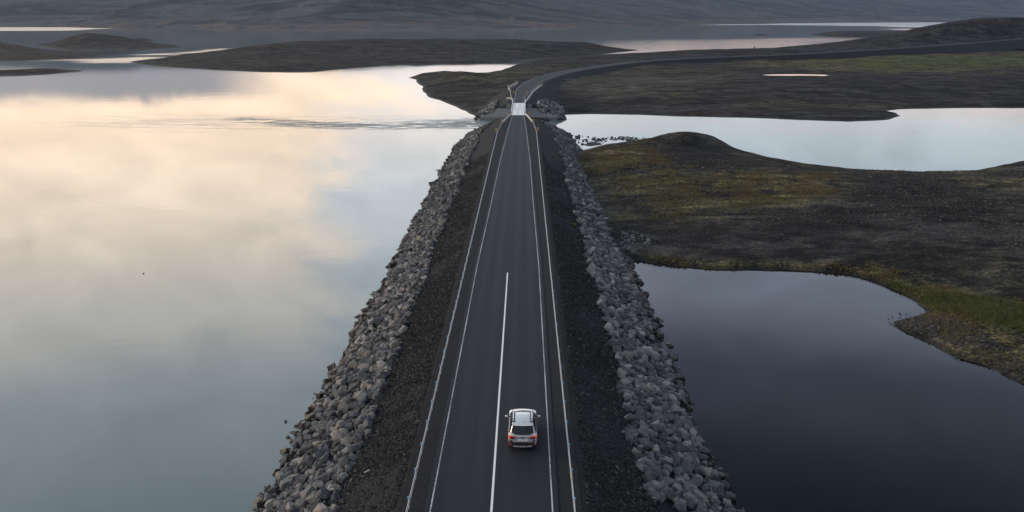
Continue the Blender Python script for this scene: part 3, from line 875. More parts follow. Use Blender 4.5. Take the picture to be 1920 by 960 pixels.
# ------------------------------------------------------------------ road sheets
def ribbon(name, line, lo, hi, dz, mat, kind='structure', parent=None, ncol=2):
    nrm = normals(line)
    n = len(line)
    lo = np.broadcast_to(lo, n)
    hi = np.broadcast_to(hi, n)
    s = np.concatenate([[0], np.cumsum(np.linalg.norm(np.diff(line[:, :2], axis=0), axis=1))])
    vs, uv = [], []
    for q in range(ncol):
        o_ = lo + (hi - lo) * q / (ncol - 1)
        vs.append(np.stack([line[:, 0] + nrm[:, 0] * o_, line[:, 1] + nrm[:, 1] * o_, line[:, 2] + dz], 1))
        uv.append(np.stack([o_, s], 1))
    vs = np.stack(vs, 1).reshape(-1, 3)
    uv = np.stack(uv, 1).reshape(-1, 2)
    me = mesh_np(name, vs, grid_faces(n, ncol))
    lay = me.uv_layers.new(name='UVMap')
    idx = np.zeros(len(me.loops), np.int32)
    me.loops.foreach_get('vertex_index', idx)
    lay.data.foreach_set('uv', uv[idx].astype(np.float32).ravel())
    return obj(name, me, mat, parent, kind)

ry = np.arange(-40, BR0 + 0.01, 1.3)
ry[-1] = BR0
road_line = np.stack([np.zeros_like(ry), ry, np.full_like(ry, ROAD_Z)], 1)
def edge_half(y):
    return np.interp(y, [0, 104.3, 143.7, 190.4, 243.7, BR0], [3.37, 3.37, 3.07, 2.80, 2.10, 1.55])
eh = edge_half(ry)
ribbon('shoulder', road_line, -(5.0 - 1.8 * sstep(ry, 240.5, BR0)), 5.0 - 1.8 * sstep(ry, 240.5, BR0), -0.05, M['shoulder'])
road = ribbon('road', road_line, -(eh + 0.34), eh + 0.34, 0.0, M['asphalt'])
road['label'] = 'dark asphalt road on the causeway'
ribbon('edge_line', road_line, -(eh + 0.038), -(eh - 0.038), 0.005, M['worn'], parent=road, kind=None)
ribbon('edge_line', road_line, eh - 0.038, eh + 0.038, 0.005, M['worn'], parent=road, kind=None)
cl = np.array([[0.0, y, ROAD_Z] for y in np.arange(-40, 101.8, 1.3)])
ribbon('centre_line', cl, -0.065, 0.065, 0.005, M['paint'], parent=road, kind=None)

fe = np.interp(far_s, [0, 25, 60, 2000], [1.6, 1.7, 3.2, 3.37])
ap_line = np.array([[0.0, y, ROAD_Z] for y in np.linspace(BR1, BR1 + 5.0, 4)])
ribbon('road', ap_line, -1.94, 1.94, 0.0, M['asphalt'])['label'] = 'short paved approach at the far end of the bridge'
ribbon('shoulder', far_line, -(far_half - 0.2), far_half - 0.2, -0.05, M['shoulder'])
road2 = ribbon('road', far_line, -(fe + 0.34), fe + 0.34, 0.0, M['asphalt'])
road2['label'] = 'asphalt road curving away beyond the bridge'
ribbon('edge_line', far_line, -(fe + 0.055), -(fe - 0.055), 0.005, M['worn'], parent=road2, kind=None)
ribbon('edge_line', far_line, fe - 0.055, fe + 0.055, 0.005, M['worn'], parent=road2, kind=None)
bar = np.array([[0.06, 336.4, ROAD_Z], [0.06, 336.9, ROAD_Z]])
ribbon('cross_line', bar, -1.7, 1.7, 0.006, plain('reddish joint', (0.22, 0.17, 0.165), 0.7), parent=road2, kind=None)

# ------------------------------------------------------------------ stones
def hull_mesh(n, seed, box=0.5):
    r_ = np.random.default_rng(seed)
    p = r_.normal(size=(n, 3))
    p /= np.linalg.norm(p, axis=1)[:, None]
    p = np.sign(p) * np.abs(p) ** (1 - 0.45 * box)          # push the ball towards a block
    p *= (0.84 + 0.3 * r_.random((n, 1)))
    bm = bmesh.new()
    for q in p:
        bm.verts.new(q * 0.5)
    g = bmesh.ops.convex_hull(bm, input=bm.verts)
    bmesh.ops.delete(bm, geom=[v for v in bm.verts if not v.link_faces], context='VERTS')
    bmesh.ops.triangulate(bm, faces=bm.faces)
    bmesh.ops.recalc_face_normals(bm, faces=bm.faces)
    bm.verts.index_update()
    v = np.array([v.co[:] for v in bm.verts])
    f = np.array([[q.index for q in fc.verts] for fc in bm.faces])
    bm.free()
    v -= (v.max(0) + v.min(0)) / 2
    v /= (v.max(0) - v.min(0))
    return v, f

ROCKS = [hull_mesh(17, 100 + i, 0.8) for i in range(14)]
CHIPS = [hull_mesh(8, 300 + i, 0.3) for i in range(6)]
STONE_ME = []
for v, f in ROCKS:
    sm = mesh_np('stone', v, f)
    sm.materials.append(M['stone'])
    STONE_ME.append(sm)

def rot_mats(n, tilt, r_):
    rz = r_.random(n) * 2 * math.pi
    tx = r_.normal(size=n) * tilt
    ty = r_.normal(size=n) * tilt
    out = np.zeros((n, 3, 3))
    for i in range(n):
        out[i] = np.array(Matrix.Rotation(rz[i], 3, 'Z') @ Matrix.Rotation(tx[i], 3, 'X') @ Matrix.Rotation(ty[i], 3, 'Y'))
    return out

def scatter(name, shapes, pos, dims, rots, tint, mat, parent=None, kind='stuff'):
    pick = rng.integers(0, len(shapes), len(pos))
    vs, fs, tn, base = [], [], [], 0
    for k, (v, f) in enumerate(shapes):
        q = np.nonzero(pick == k)[0]
        if not len(q):
            continue
        loc = v[None] * dims[q][:, None, :]
        w_ = np.einsum('nij,nvj->nvi', rots[q], loc) + pos[q][:, None, :]
        vs.append(w_.reshape(-1, 3))
        off = base + np.arange(len(q))[:, None, None] * len(v)
        fs.append((f[None] + off).reshape(-1, 3))
        tn.append(np.repeat(tint[q], len(v)))
        base += len(q) * len(v)
    me = mesh_np(name, np.concatenate(vs), np.concatenate(fs))
    put_attr(me, 'tint', np.concatenate(tn))
    return obj(name, me, mat, parent, kind)

def slope_mats(n, rots, side):
    """lay the stones along the bank's slope"""
    ang = math.atan(0.485) * side
    S = np.array(Matrix.Rotation(ang, 3, 'Y'))
    return np.einsum('ij,njk->nik', S, rots)

def bank(side, label):
    r_ = np.random.default_rng(40 + side)
    sp = 0.51
    rows = []
    for y in np.arange(52, BR0 - 3, sp):
        for d in np.arange(3.9, 11.6, sp * 0.9):
            rows.append((d, y))
    a = np.array(rows)
    a += r_.normal(size=a.shape) * 0.16
    y, d = a[:, 1], a[:, 0]
    # ragged upper and lower edges
    top = 4.4 + 0.6 * fbm(y, y * 0, 8, 3, 7 + side) + 0.6 * fbm(y, y * 0 + 50, 1.6, 2, 9)
    bot = 10.7 + 1.1 * fbm(y, y * 0, 9, 3, 17 + side) + 0.5 * fbm(y, y * 0 + 50, 1.5, 2, 19)
    k = (d > top) & (d < bot) & (fbm(d * 1.3, y, 2.6, 3, 27 + side) > -0.42)
    y, d = y[k], d[k]
    n = len(y)
    hw = np.interp(y, near_y, near_half)
    big = np.exp(r_.normal(size=n) * 0.36)
    big = np.where(r_.random(n) < 0.03, 1.65, np.minimum(big, 1.65)) * (1 - 0.30 * sstep(d, 8.0, 10.8) * r_.random(n))
    dims = np.stack([0.60 * big * (0.8 + 0.5 * r_.random(n)), 0.47 * big * (0.8 + 0.4 * r_.random(n)), 0.46 * big], 1)
    z = embank_z(ROAD_Z, d) + dims[:, 2] * (0.05 + 0.5 * r_.random(n))
    pos = np.stack([side * (hw + d), y, z], 1)
    rots = slope_mats(n, rot_mats(n, 0.36, r_), side)
    tint = r_.random(n) ** 1.2
    tint = np.where((y > 150) & (r_.random(n) < 0.4), tint * 0.3, tint)
    root = empty('rock_bank', (side * 12.5, 52, 1.5))
    tag(root, label, 'rock bank', 'rock banks along the causeway')
    # nearest in the picture singly, the rest as one mass
    px_ok = (y > 59.8)
    vis = np.where(px_ok, y, 1e9)
    order = np.argsort(vis)[:300]
    single = np.zeros(n, bool)
    single[order] = True
    inv = root.matrix_world.inverted()
    off = np.array(root.location)
    for i in order:
        o = bpy.data.objects.new('stone', STONE_ME[int(r_.integers(0, len(STONE_ME)))])
        C.objects.link(o)
        o.parent = root
        mm = Matrix(rots[i].tolist()).to_4x4() @ Matrix.Diagonal((*dims[i], 1))
        mm.translation = Vector(pos[i] - off)
        o.matrix_local = mm
    rest = ~single
    scatter('stone_mass', ROCKS, pos[rest] - off, dims[rest], rots[rest], tint[rest], M['stones'], root)
    return root

bank(-1, 'warm grey rock armour along the open lake side of the causeway')
bank(1, 'blue grey rock armour between the causeway and the dark pond')

def cone_bank(name, centre, a0, a1, d0, d1, half, label, drop=1.0, line_ext=None):
    """rock armour round an embankment's rounded end"""
    r_ = np.random.default_rng(77 + int(a0 * 10) % 50)
    pts = []
    for d in np.arange(d0, d1, 0.62):
        rr = half + d
        for a in np.arange(a0, a1, 0.68 / rr):
            pts.append((a + r_.normal() * 0.2 / rr, d + r_.normal() * 0.15))
    a = np.array(pts)
    n = len(a)
    rr = half + a[:, 1] * (1 - 0.5 * np.sin(a[:, 0]) ** 2)
    big = np.exp(r_.normal(size=n) * 0.28)
    dims = np.stack([0.85 * big, 0.66 * big, 0.52 * big], 1)
    pos = np.stack([centre[0] + rr * np.cos(a[:, 0]), centre[1] + rr * np.sin(a[:, 0]), embank_z(ROAD_Z, a[:, 1]) + 0.08 + 0.1 * r_.random(n)], 1)
    o = scatter(name, ROCKS, pos, dims, rot_mats(n, 0.5, r_), np.where(r_.random(n) < 0.55, r_.random(n) * 0.25, 0.55 + 0.4 * r_.random(n)), M['stones'])
    o['label'] = label
    return o

cy = near_y[-1]
cone_bank('boulder_cone', (0, cy), R(-4), R(62), 3.6, 11.2, near_half[-1], 'rock armour rounding the right corner of the causeway at the bridge')
cone_bank('boulder_cone', (0, cy), R(118), R(184), 3.6, 11.2, near_half[-1], 'rock armour rounding the left corner of the causeway at the bridge')

def far_rocks(side, x0, x1, y0_, y1_, label):
    r_ = np.random.default_rng(60 + side)
    pts = []
    for x in np.arange(x0, x1, 0.95):
        for y in np.arange(y0_, y1_, 1.05):
            pts.append((x + r_.normal() * 0.2, y + r_.normal() * 0.25))
    a = np.array(pts)
    poly = [(x0, y0_), (x1, y0_), (x1 * 0.85 + x0 * 0.15, y1_), (x0 * 0.3 + x1 * 0.7, y1_)] if side < 0 else [(x0, y0_), (x1, y0_), (x0 * 0.35 + x1 * 0.65, y1_), (x0 * 0.9 + x1 * 0.1, y1_)]
    if side < 0:
        poly = [(x0, y0_), (x1, y0_), (x1, y1_ - 6), (x1 * 0.75 + x0 * 0.25, y1_), (x0 * 0.6 + x1 * 0.4, y1_ - 8)]
    else:
        poly = [(x0, y0_), (x1, y0_), (x1, y1_ - 12), (x1 * 0.8 + x0 * 0.2, y1_), (x0 * 0.6 + x1 * 0.4, y1_), (x0, y0_ + 10)]
    sd = sdist(a[:, 0], a[:, 1], poly) + 0.9 * fbm(a[:, 0], a[:, 1], 4, 2, 3)
    a = a[sd > 0]
    n = len(a)
    dd, zz = line_dist(a[:, 0], a[:, 1])
    z = np.maximum(embank_z(ROAD_Z, np.maximum(dd - 5.0, 0)), ground_z(a[:, 0], a[:, 1]))
    big = np.exp(r_.normal(size=n) * 0.30)
    dims = np.stack([0.95 * big, 0.75 * big, 0.60 * big], 1)
    pos = np.stack([a[:, 0], a[:, 1], z + 0.15], 1)
    o = scatter('boulder_field', ROCKS, pos, dims, rot_mats(n, 0.5, r_), np.where(r_.random(n) < 0.5, r_.random(n) * 0.25, 0.6 + 0.4 * r_.random(n)), M['stones'])
    o['label'] = label

def line_dist(x, y):
    best = np.full(x.shape, 1e9)
    zz = np.zeros(x.shape)
    for p in far_line[:80]:
        d_ = np.hypot(x - p[0], y - p[1])
        m = d_ < best
        best[m] = d_[m]
        zz[m] = p[2]
    return best, zz

far_rocks(-1, -14.5, -7.0, 314.7, 346.3, 'heap of grey rocks left of the far bridge end')
far_rocks(1, 6.0, 15.0, 314.7, 355.3, 'heap of grey rocks right of the far bridge end')

# loose gravel on the two slopes
def chip_slope(side, label):
    r_ = np.random.default_rng(5 + side)
    n = 42000
    y = 50 * np.exp(r_.random(n) * math.log(200 / 50.0))
    d = 0.2 + 4.6 * r_.random(n)
    hw = np.interp(y, near_y, near_half)
    s = 0.075 * np.exp(r_.normal(size=n) * 0.5) * (1 + 0.6 * sstep(d, 2.5, 4.8))
    s = np.minimum(s, 0.3)
    dims = np.stack([s * 1.3, s, s * 0.7], 1)
    pos = np.stack([side * (hw + d), y, embank_z(ROAD_Z, d) + 0.03], 1)
    o = scatter('gravel_slope', CHIPS, pos, dims, rot_mats(n, 0.6, r_), (r_.random(n) > 0.75) * r_.random(n) * 0.9, M['chips'])
    o['label'] = label
chip_slope(-1, 'loose brown gravel on the lake side of the causeway')
chip_slope(1, 'loose dark gravel on the pond side of the causeway')

# shingle and boulders lying in the shallows
def shallow(name, poly, n, size, label, r_seed, zlift=0.0, mat='stones'):
    r_ = np.random.default_rng(r_seed)
    p = np.asarray(poly)
    q = p.min(0) + r_.random((n * 8, 2)) * (p.max(0) - p.min(0))
    sd = sdist(q[:, 0], q[:, 1], poly)
    q = q[sd > 0][:n]
    m = len(q)
    s = size * np.exp(r_.normal(size=m) * 0.4)
    dims = np.stack([s * 1.3, s, s * 0.6], 1)
    z = np.maximum(ground_z(q[:, 0], q[:, 1]), -0.05) + 0.06 + zlift
    o = scatter(name, ROCKS[:6] if mat == 'stones' else CHIPS, np.stack([q[:, 0], q[:, 1], z], 1), dims, rot_mats(m, 0.3, r_), r_.random(m) * (0.5 if mat == 'stones' else 0.9), M[mat])
    o['label'] = label
shallow('shingle', [(39.6, 100.6), (41.7, 103.9), (45, 104.3), (47, 96.9), (47.5, 87.9), (47, 80.5), (45.5, 83.8), (44.2, 89.5), (42.6, 94.4), (40.6, 98.1)], 2600, 0.12, 'brown shingle spit at the pond edge', 3, 0.0, 'chips')
shallow('shingle', [(14.8, 133), (16.2, 142), (17.8, 142), (19.5, 133.8), (18, 128.9), (16, 127.3)], 90, 0.34, 'loose stones where the rock bank meets the pond corner', 4)
shallow('shingle', [(21, 265.1), (26, 269.2), (34, 267.5), (40, 261), (34, 259.3), (26, 260.1)], 150, 0.3, 'dark stony bar in the river behind the mossy hill', 5, 0.05)
shallow('shingle', [(13, 258.5), (14, 271.6), (19, 271.6), (24, 261.8), (22, 253.6), (16, 250.3)], 70, 0.5, 'scattered dark stones in the river beside the rock bank', 6)

shallow('scree', [(30, 150), (52, 136), (110, 100), (130, 190), (90, 205), (50, 205), (30, 215), (18, 200), (17, 150)], 15000, 0.17, 'small pale stones strewn over the dark sandy land', 9, 0.0, 'chips')
# single stones breaking the water along the rock banks
def lone(x, y, s, label, i):
    o = bpy.data.objects.new('boulder', STONE_ME[i % len(STONE_ME)])
    C.objects.link(o)
    o.location = (x, y, 0.06)
    o.scale = (s * 0.85, s * 0.65, s * 0.5)
    o.rotation_euler = (0.2, 0.1, i * 1.3)
    tag(o, label, 'stone', 'lone stones in the shallows')
lone(-17.3, 73.5, 0.4, 'small stone in the lake off the near rock bank, nearest the camera', 1)
lone(-46.4, 120.3, 0.22, 'tiny dark stone breaking the open lake surface', 2)

# ------------------------------------------------------------------ grass
def tufts(name, poly, n, hgt, mat, seed, label, soft=0.0):
    r_ = np.random.default_rng(seed)
    p = np.asarray(poly)
    q = p.min(0) + r_.random((n * 6, 2)) * (p.max(0) - p.min(0))
    sd = sdist(q[:, 0], q[:, 1], poly)
    cl_ = fbm(q[:, 0], q[:, 1], 5, 3, seed)
    q = q[(sd + soft * fbm(q[:, 0], q[:, 1], 6, 2, seed + 1) > 0) & (cl_ > 0.0 + 0.4 * (r_.random(len(q)) - 0.5))][:n]
    z = ground_z(q[:, 0], q[:, 1])
    ok = z > 0.22
    q, z = q[ok], z[ok]
    m = len(q)
    vs, fs = [], []
    nb = 5
    for b_ in range(nb):
        a = r_.random(m) * 2 * math.pi
        L = hgt * np.exp(r_.normal(size=m) * 0.3)
        ln = 0.25 + 0.6 * r_.random(m)
        ox, oy = r_.normal(size=m) * hgt * 0.35, r_.normal(size=m) * hgt * 0.35
        wx, wy = -np.sin(a) * hgt * 0.16, np.cos(a) * hgt * 0.16
        tx, ty = np.cos(a) * L * ln, np.sin(a) * L * ln
        v = np.stack([np.stack([q[:, 0] + ox - wx, q[:, 1] + oy - wy, z - 0.03], 1),
                      np.stack([q[:, 0] + ox + wx, q[:, 1] + oy + wy, z - 0.03], 1),
                      np.stack([q[:, 0] + ox + tx, q[:, 1] + oy + ty, z + L], 1)], 1)
        fs.append(np.arange(m * 3).reshape(-1, 3) + b_ * m * 3)
        vs.append(v.reshape(-1, 3))
    o = obj(name, mesh_np(name, np.concatenate(vs), np.concatenate(fs)), mat, kind='stuff')
    o['label'] = label
tufts('grass', PLAN['moss_shore'], 5200, 0.22, M['dryleaf'], 1, 'dry yellow grass fringing the pond shore', 1.0)
tufts('grass', PLAN['green_shore'], 5500, 0.26, M['leaf'], 2, 'green grass on the bank right of the pond', 1.0)
tufts('grass', PLAN['moss_hill'], 9000, 0.20, M['dryleaf'], 3, 'olive moss and grass on the low hill beside the causeway', 6.0)

def plant(x, y, z, s, seed, label):
    r_ = random.Random(seed)
    root = MB()
    for k in range(46):
        a, l = r_.random() * 6.283, s * (0.6 + 0.6 * r_.random())
        ln = 0.3 + 0.9 * r_.random()
        ox, oy = r_.gauss(0, s * 0.3), r_.gauss(0, s * 0.3)
        wx, wy = -math.sin(a) * 0.05 * s * 2, math.cos(a) * 0.05 * s * 2
        root.add([(ox - wx, oy - wy, -0.05), (ox + wx, oy + wy, -0.05), (ox + math.cos(a) * l * ln * .6 + wx, oy + math.sin(a) * l * ln * .6 + wy, l * .6),
                  (ox + math.cos(a) * l * ln, oy + math.sin(a) * l * ln, l * 0.75)], [(0, 1, 2), (0, 2, 3)])
    o = root.build('grass_tuft', M['leaf'], loc=(x, y, z))
    tag(o, label, 'grass tuft', 'green tufts on the gravel slope')
plant(8.5, 133.8, embank_z(ROAD_Z, 8.5 - 5.15), 0.55, 1, 'larger green tuft on the dark gravel right of the road')
plant(9.7, 133, embank_z(ROAD_Z, 9.7 - 5.15), 0.4, 2, 'smaller green tuft low on the dark gravel next to the rocks')
plant(7.4, 198.6, embank_z(ROAD_Z, 7.4 - 5.15), 0.5, 3, 'farthest green tuft on the gravel slope towards the bridge')

bo = MB().box((0, 0, 0.02), (0.42, 0.13, 0.03)).box((0.02, 0.0, 0.045), (0.30, 0.05, 0.02)).build('board', M['wood'], loc=(-8.1, 57.2, embank_z(ROAD_Z, 2.95) + 0.05))
bo.rotation_euler = (0, R(-24), 0.1)
tag(bo, 'pale bit of board lying on the gravel slope near the bottom edge', 'board')

# cairn and outcrop
def cairn(x, y, z, s, label):
    root = empty('cairn', (x, y, z))
    tag(root, label, 'cairn')
    for k, (a, b_, c, q) in enumerate([(0, 0, .25, 1.3), (.4, .1, .2, 1.0), (-.4, -.1, .25, 1.0), (0, .1, .95, 1.0), (0.05, 0, 1.5, .7), (0, 0, 1.95, .45)]):
        o = bpy.data.objects.new('stone', STONE_ME[k])
        C.objects.link(o)
        o.parent = root
        o.location = (a * s, b_ * s, c * s)
        o.scale = (q * s, q * s, q * s * .7)
cairn(-509, 1170.7, float(ground_z([-509.], [1170.7])[0]) - 0.2, 1.1, 'small stone cairn on top of the peaked island')
cairn(190, 827.8, float(ground_z([190.], [827.8])[0]) - 0.2, 1.3, 'low stone heap on the ridge behind the curving road')

# ------------------------------------------------------------------ bridge
br = empty('bridge', (0, BR0, 0))
tag(br, 'single lane concrete bridge with pale deck and steel rails', 'bridge')
BL = BR1 - BR0
dk = MB()
dk.box((0, BL / 2, 4.93), (3.62, BL, 0.36)).build('deck', M['deck'], br)
for s in (-1, 1):
    MB().box((s * 1.96, BL / 2, 4.98), (0.30, BL, 0.50)).build('kerb', M['concrete'], br)
    MB().box((s * 1.15, BL / 2, 4.24), (0.35, BL - 1.2, 1.0)).build('girder', plain('weathered girder', (0.10, 0.10, 0.10), 0.7) if s < 0 else bpy.data.materials['weathered girder'], br)
for k in range(1, 5):
    MB().box((0, BL * k / 5, 5.112), (3.5, 0.14, 0.006)).build('deck_joint', M['shoulder'], br)
ab = MB().box((0, -0.1, 2.1), (5.0, 1.0, 4.9))
ab.build('abutment', M['concrete'], br)
MB().box((0, BL + 1.4, 2.3), (4.4, 2.6, 5.2)).build('abutment', M['concrete'], br)
MB().box((0, BL / 2, 1.6), (2.6, 0.9, 4.3)).build('pier', M['concrete'], br)
# sloping concrete aprons at the far end, with their toe walls
for s in (-1, 1):
    MB().add([(s * 1.9, BL - 2.6, 1.05), (s * 11.8, BL - 2.6, 1.05), (s * 6.8, BL + 0.2, 3.35), (s * 1.9, BL + 0.2, 3.35),
              (s * 1.9, BL - 1.4, 0.5), (s * 11.8, BL - 1.4, 0.5), (s * 6.8, BL + 1.0, 3.0), (s * 1.9, BL + 1.0, 3.0)],
             [(0, 1, 2, 3), (4, 5, 6, 7), (0, 1, 5, 4), (1, 2, 6, 5), (2, 3, 7, 6), (3, 0, 4, 7)]).build('apron', M['concrete'], br)
    MB().box((s * 6.9, BL - 2.85, 0.35), (10.6, 0.5, 1.5)).build('toe_wall', M['concrete'], br)
    MB().box((s * 3.3, BL + 0.6, 4.0), (1.5, 0.3, 1.6)).build('wing_wall', M['concrete'], br)

WPROF = [(-.04, -.155), (.0, -.155), (.04, -.10), (.04, -.06), (.0, -.01), (.0, .01), (.04, .06), (.04, .10), (.0, .155), (-.04, .155)]
def wrail(name, pts, parent, post_gap=2.0, zt=0.70, postmat='steel', thick=1.0):
    """W-beam with its posts; pts follow the foot of the rail"""
    up = [(p[0], p[1], p[2] + zt - 0.15) for p in pts]
    MB().sweep(up, [(a * thick, b_) for a, b_ in WPROF]).build('rail_beam', M['steel'], parent)
    L = [0]
    for a, b_ in zip(pts, pts[1:]):
        L.append(L[-1] + math.dist(a[:2], b_[:2]))
    k = 0.3
    pm_ = None
    while k < L[-1]:
        x, y, z = (np.interp(k, L, [p[j] for p in pts]) for j in range(3))
        if pm_ is None:
            pm_ = MB().box((0, 0, zt / 2 - 0.2), (0.10, 0.12, zt + 0.4)).mesh('post')
        o = obj('post', pm_, M[postmat], parent, loc=(x, y, z))
        k += post_gap
for s in (-1, 1):
    rl = [(s * 1.90, y, 5.23) for y in np.linspace(-0.5, BL + 0.5, 8)]
    wrail('bridge_rail', rl, br, 3.0, 0.85, thick=1.8)
    MB().sweep([(s * 1.98, y, 5.23 + 1.0) for y in (-0.4, BL + 0.4)], [(-.05, -.05), (.05, -.05), (.05, .05), (-.05, .05)]).build('handrail', M['steel'], br)

def guard(label, pts, gap=2.0, thick=1.6, zt=0.72):
    root = empty('guardrail', pts[0])
    o0 = pts[0]
    tag(root, label, 'guardrail', 'steel guardrails at the bridge ends')
    wrail('rail', [(p[0] - o0[0], p[1] - o0[1], p[2] - o0[2]) for p in pts], root, gap, zt, thick=thick)
    return root
Z = ROAD_Z - 0.08
def smoothpts(p, step=1.5):
    l_, _ = spline(p, step)
    return [tuple(q) for q in l_]
guard('short steel guardrail flaring out left of the near bridge end', smoothpts([(-1.95, BR0 - 0.6, Z), (-2.5, 270, Z), (-3.2, 261.8, Z), (-3.75, 254.4, Z)]))
guard('short steel guardrail flaring out right of the near bridge end', smoothpts([(1.95, BR0 - 0.6, Z), (2.5, 270, Z), (3.2, 261.8, Z), (3.75, 254.4, Z)]))
guard('steel guardrail along the left shoulder beyond the bridge', smoothpts([(-1.95, BR1 + 0.6, Z), (-2.7, 335.6, Z), (-3.7, 370.9, Z), (-4.6, 384.8, Z), (-3.6, 393, Z), (-1.0, 416, Z)]), 2.0, 1.0)
guard('steel guardrail along the inner right bend beyond the bridge', smoothpts([(1.95, BR1 + 0.6, Z), (2.9, 329.9, Z), (4.6, 358.6, Z), (6.3, 376.6, Z), (8.6, 398, Z)]))
guard('short end piece of guardrail turned out to the left past the bridge', [(-2.1, 327.4, Z), (-3.4, 330.3, Z), (-4.3, 330.7, Z - .1)], 1.2)

# ------------------------------------------------------------------ cable barriers
def cable_barrier(side, label):
    def bx_(y):
        return side * np.interp(y, [-40, 233.9, 254.4, 270.8, BR0], [4.55, 4.55, 3.9, 2.55, 2.15])
    root = empty('cable_barrier', (side * 4.55, 40, Z))
    tag(root, label, 'barrier', 'cable barriers along the road')
    off = Vector(root.location)
    ys = list(np.arange(40, 233.9, 4.0)) + list(np.arange(233.9, 273.3, 2.5))
    for h, lat in ((0.64, 0.0), (0.56, 0.03), (0.46, -0.03)):
        pts = [(float(bx_(y)) + side * lat - off.x, y - 40, h) for y in ys]
        r_ = 0.022 if h > 0.6 else 0.012
        MB().sweep(pts, [(r_ * math.cos(a), r_ * math.sin(a)) for a in np.linspace(0, 2 * math.pi, 7)[:-1]]).build('cable', M['steel'], root, smooth=True)
    pm_ = MB().box((0, 0, 0.30), (0.07, 0.10, 0.72)).mesh('post')
    cm_ = MB().cyl((0, 0, 0.70), 0.075, 0.09, 'z', 8, 0.05).mesh('cap')
    y = 46.3
    while y < 268.3:
        o = obj('post', pm_, M['post'], root, loc=(float(bx_(y)) + side * 0.045 - off.x, y - 40, 0))
        obj('cap', cm_, M['cap'], o)
        y += 3.54
    if side > 0:
        MB().cyl((0, 52.6 - 40, 0.64), 0.075, 0.7, 'y', 8, 0.05).build('turnbuckle', M['wood'], root)
cable_barrier(-1, 'steel cable barrier on the left shoulder beside the open lake')
cable_barrier(1, 'steel cable barrier on the right shoulder beside the pond slope')

# ------------------------------------------------------------------ yellow marker posts
mk_post = MB().box((0, 0, 0.35), (0.07, 0.05, 1.0)).mesh('post')
mk_panel = MB().box((0, -0.04, 0.80), (0.34, 0.03, 0.42)).box((0, -0.045, 1.04), (0.26, 0.03, 0.08)).mesh('panel')
mk_band = MB().box((0, -0.062, 0.78), (0.30, 0.012, 0.09)).mesh('reflector')
def marker(x, y, label, z=Z):
    root = empty('marker_post', (x, y, z), 0.0)
    tag(root, label, 'marker post', 'yellow marker posts at the bridge')
    obj('post', mk_post, M['yellow'], root)
    p_ = obj('panel', mk_panel, M['yellow'], root)
    obj('reflector', mk_band, M['black'], p_)
for x, y, lb in [
    (-2.95, 273.3, 'yellow marker post at the left corner of the near bridge end'),
    (-4.05, 254, 'yellow marker post left of the road, middle of the three before the bridge'),
    (-4.95, 233.9, 'yellow marker post left of the road, first of three before the bridge'),
    (2.95, 274.9, 'yellow marker post at the right corner of the near bridge end'),
    (4.1, 255.2, 'yellow marker post right of the road, middle of the three before the bridge'),
    (5.0, 235.5, 'yellow marker post right of the road, first of three before the bridge'),
    (-2.5, 327, 'yellow marker post at the left corner of the far bridge end'),
    (-4.8, 389.8, 'yellow marker post on the left bend where the far guardrail kinks'),
    (-2.0, 416, 'farthest yellow marker post on the outer left of the bend'),
    (-2.1, 354.5, 'greenish yellow marker post left of the lane just beyond the bridge'),
    (2.5, 354.5, 'tall yellow marker post right of the lane just beyond the bridge'),
    (2.95, 333.2, 'yellow marker post at the right corner of the far bridge end'),
    (6.7, 381.6, 'yellow marker post halfway along the right far guardrail'),
    (8.9, 393.9, 'yellow marker post at the end of the right far guardrail')]:
    marker(x, y, lb)

# ------------------------------------------------------------------ the car
def car_paint():
    m, t, b = material('champagne silver paint')
    co = t.node('ShaderNodeTexCoord').outputs['Object']
    n = t.noise(co, 180.0, 2, 0.6)
    t.put(b.inputs['Base Color'], t.mix(n, (0.70, 0.675, 0.645), (0.80, 0.775, 0.745)))
    b.inputs['Metallic'].default_value = 0.45
    b.inputs['Roughness'].default_value = 0.26
    b.inputs['Coat Weight'].default_value = 0.8
    b.inputs['Coat Roughness'].default_value = 0.06
    return m
def glass_dark():
    m, t, b = material('tinted glass')
    co = t.node('ShaderNodeTexCoord').outputs['Object']
    n = t.noise(co, 3.0, 2, 0.5)
    t.put(b.inputs['Base Color'], t.mix(n, (0.006, 0.008, 0.010), (0.012, 0.014, 0.017)))
    b.inputs['Roughness'].default_value = 0.06
    return m
def lamp_mat(name, col, e):
    m, t, b = material(name)
    co = t.node('ShaderNodeTexCoord').outputs['Object']
    n = t.noise(co, 25.0, 2, 0.5)
    t.put(b.inputs['Base Color'], t.mix(n, col, tuple(c * 0.6 for c in col)))
    b.inputs['Emission Color'].default_value = (*col, 1)
    b.inputs['Emission Strength'].default_value = e
    b.inputs['Roughness'].default_value = 0.2
    return m
PAINT, GLASS = car_paint(), glass_dark()
LAMP = lamp_mat('lit tail lamp', (0.85, 0.03, 0.02), 0.16)
LAMPHOT = lamp_mat('lit indicator bulb', (1.0, 0.22, 0.05), 0.45)
LAMPDIM = lamp_mat('red lens', (0.42, 0.012, 0.02), 0.12)
LENS = plain('clear lamp lens', (0.75, 0.77, 0.8), 0.12, 0.3, 0.05)
RIM = plain('alloy rim', (0.45, 0.46, 0.48), 0.35, 0.8, 0.1)
TYRE = plain('tyre rubber', (0.014, 0.014, 0.015), 0.85)

car = empty('car', (1.70, 59.6, ROAD_Z + 0.002))
tag(car, 'champagne silver estate car with lit tail lamps driving away on the road', 'car')

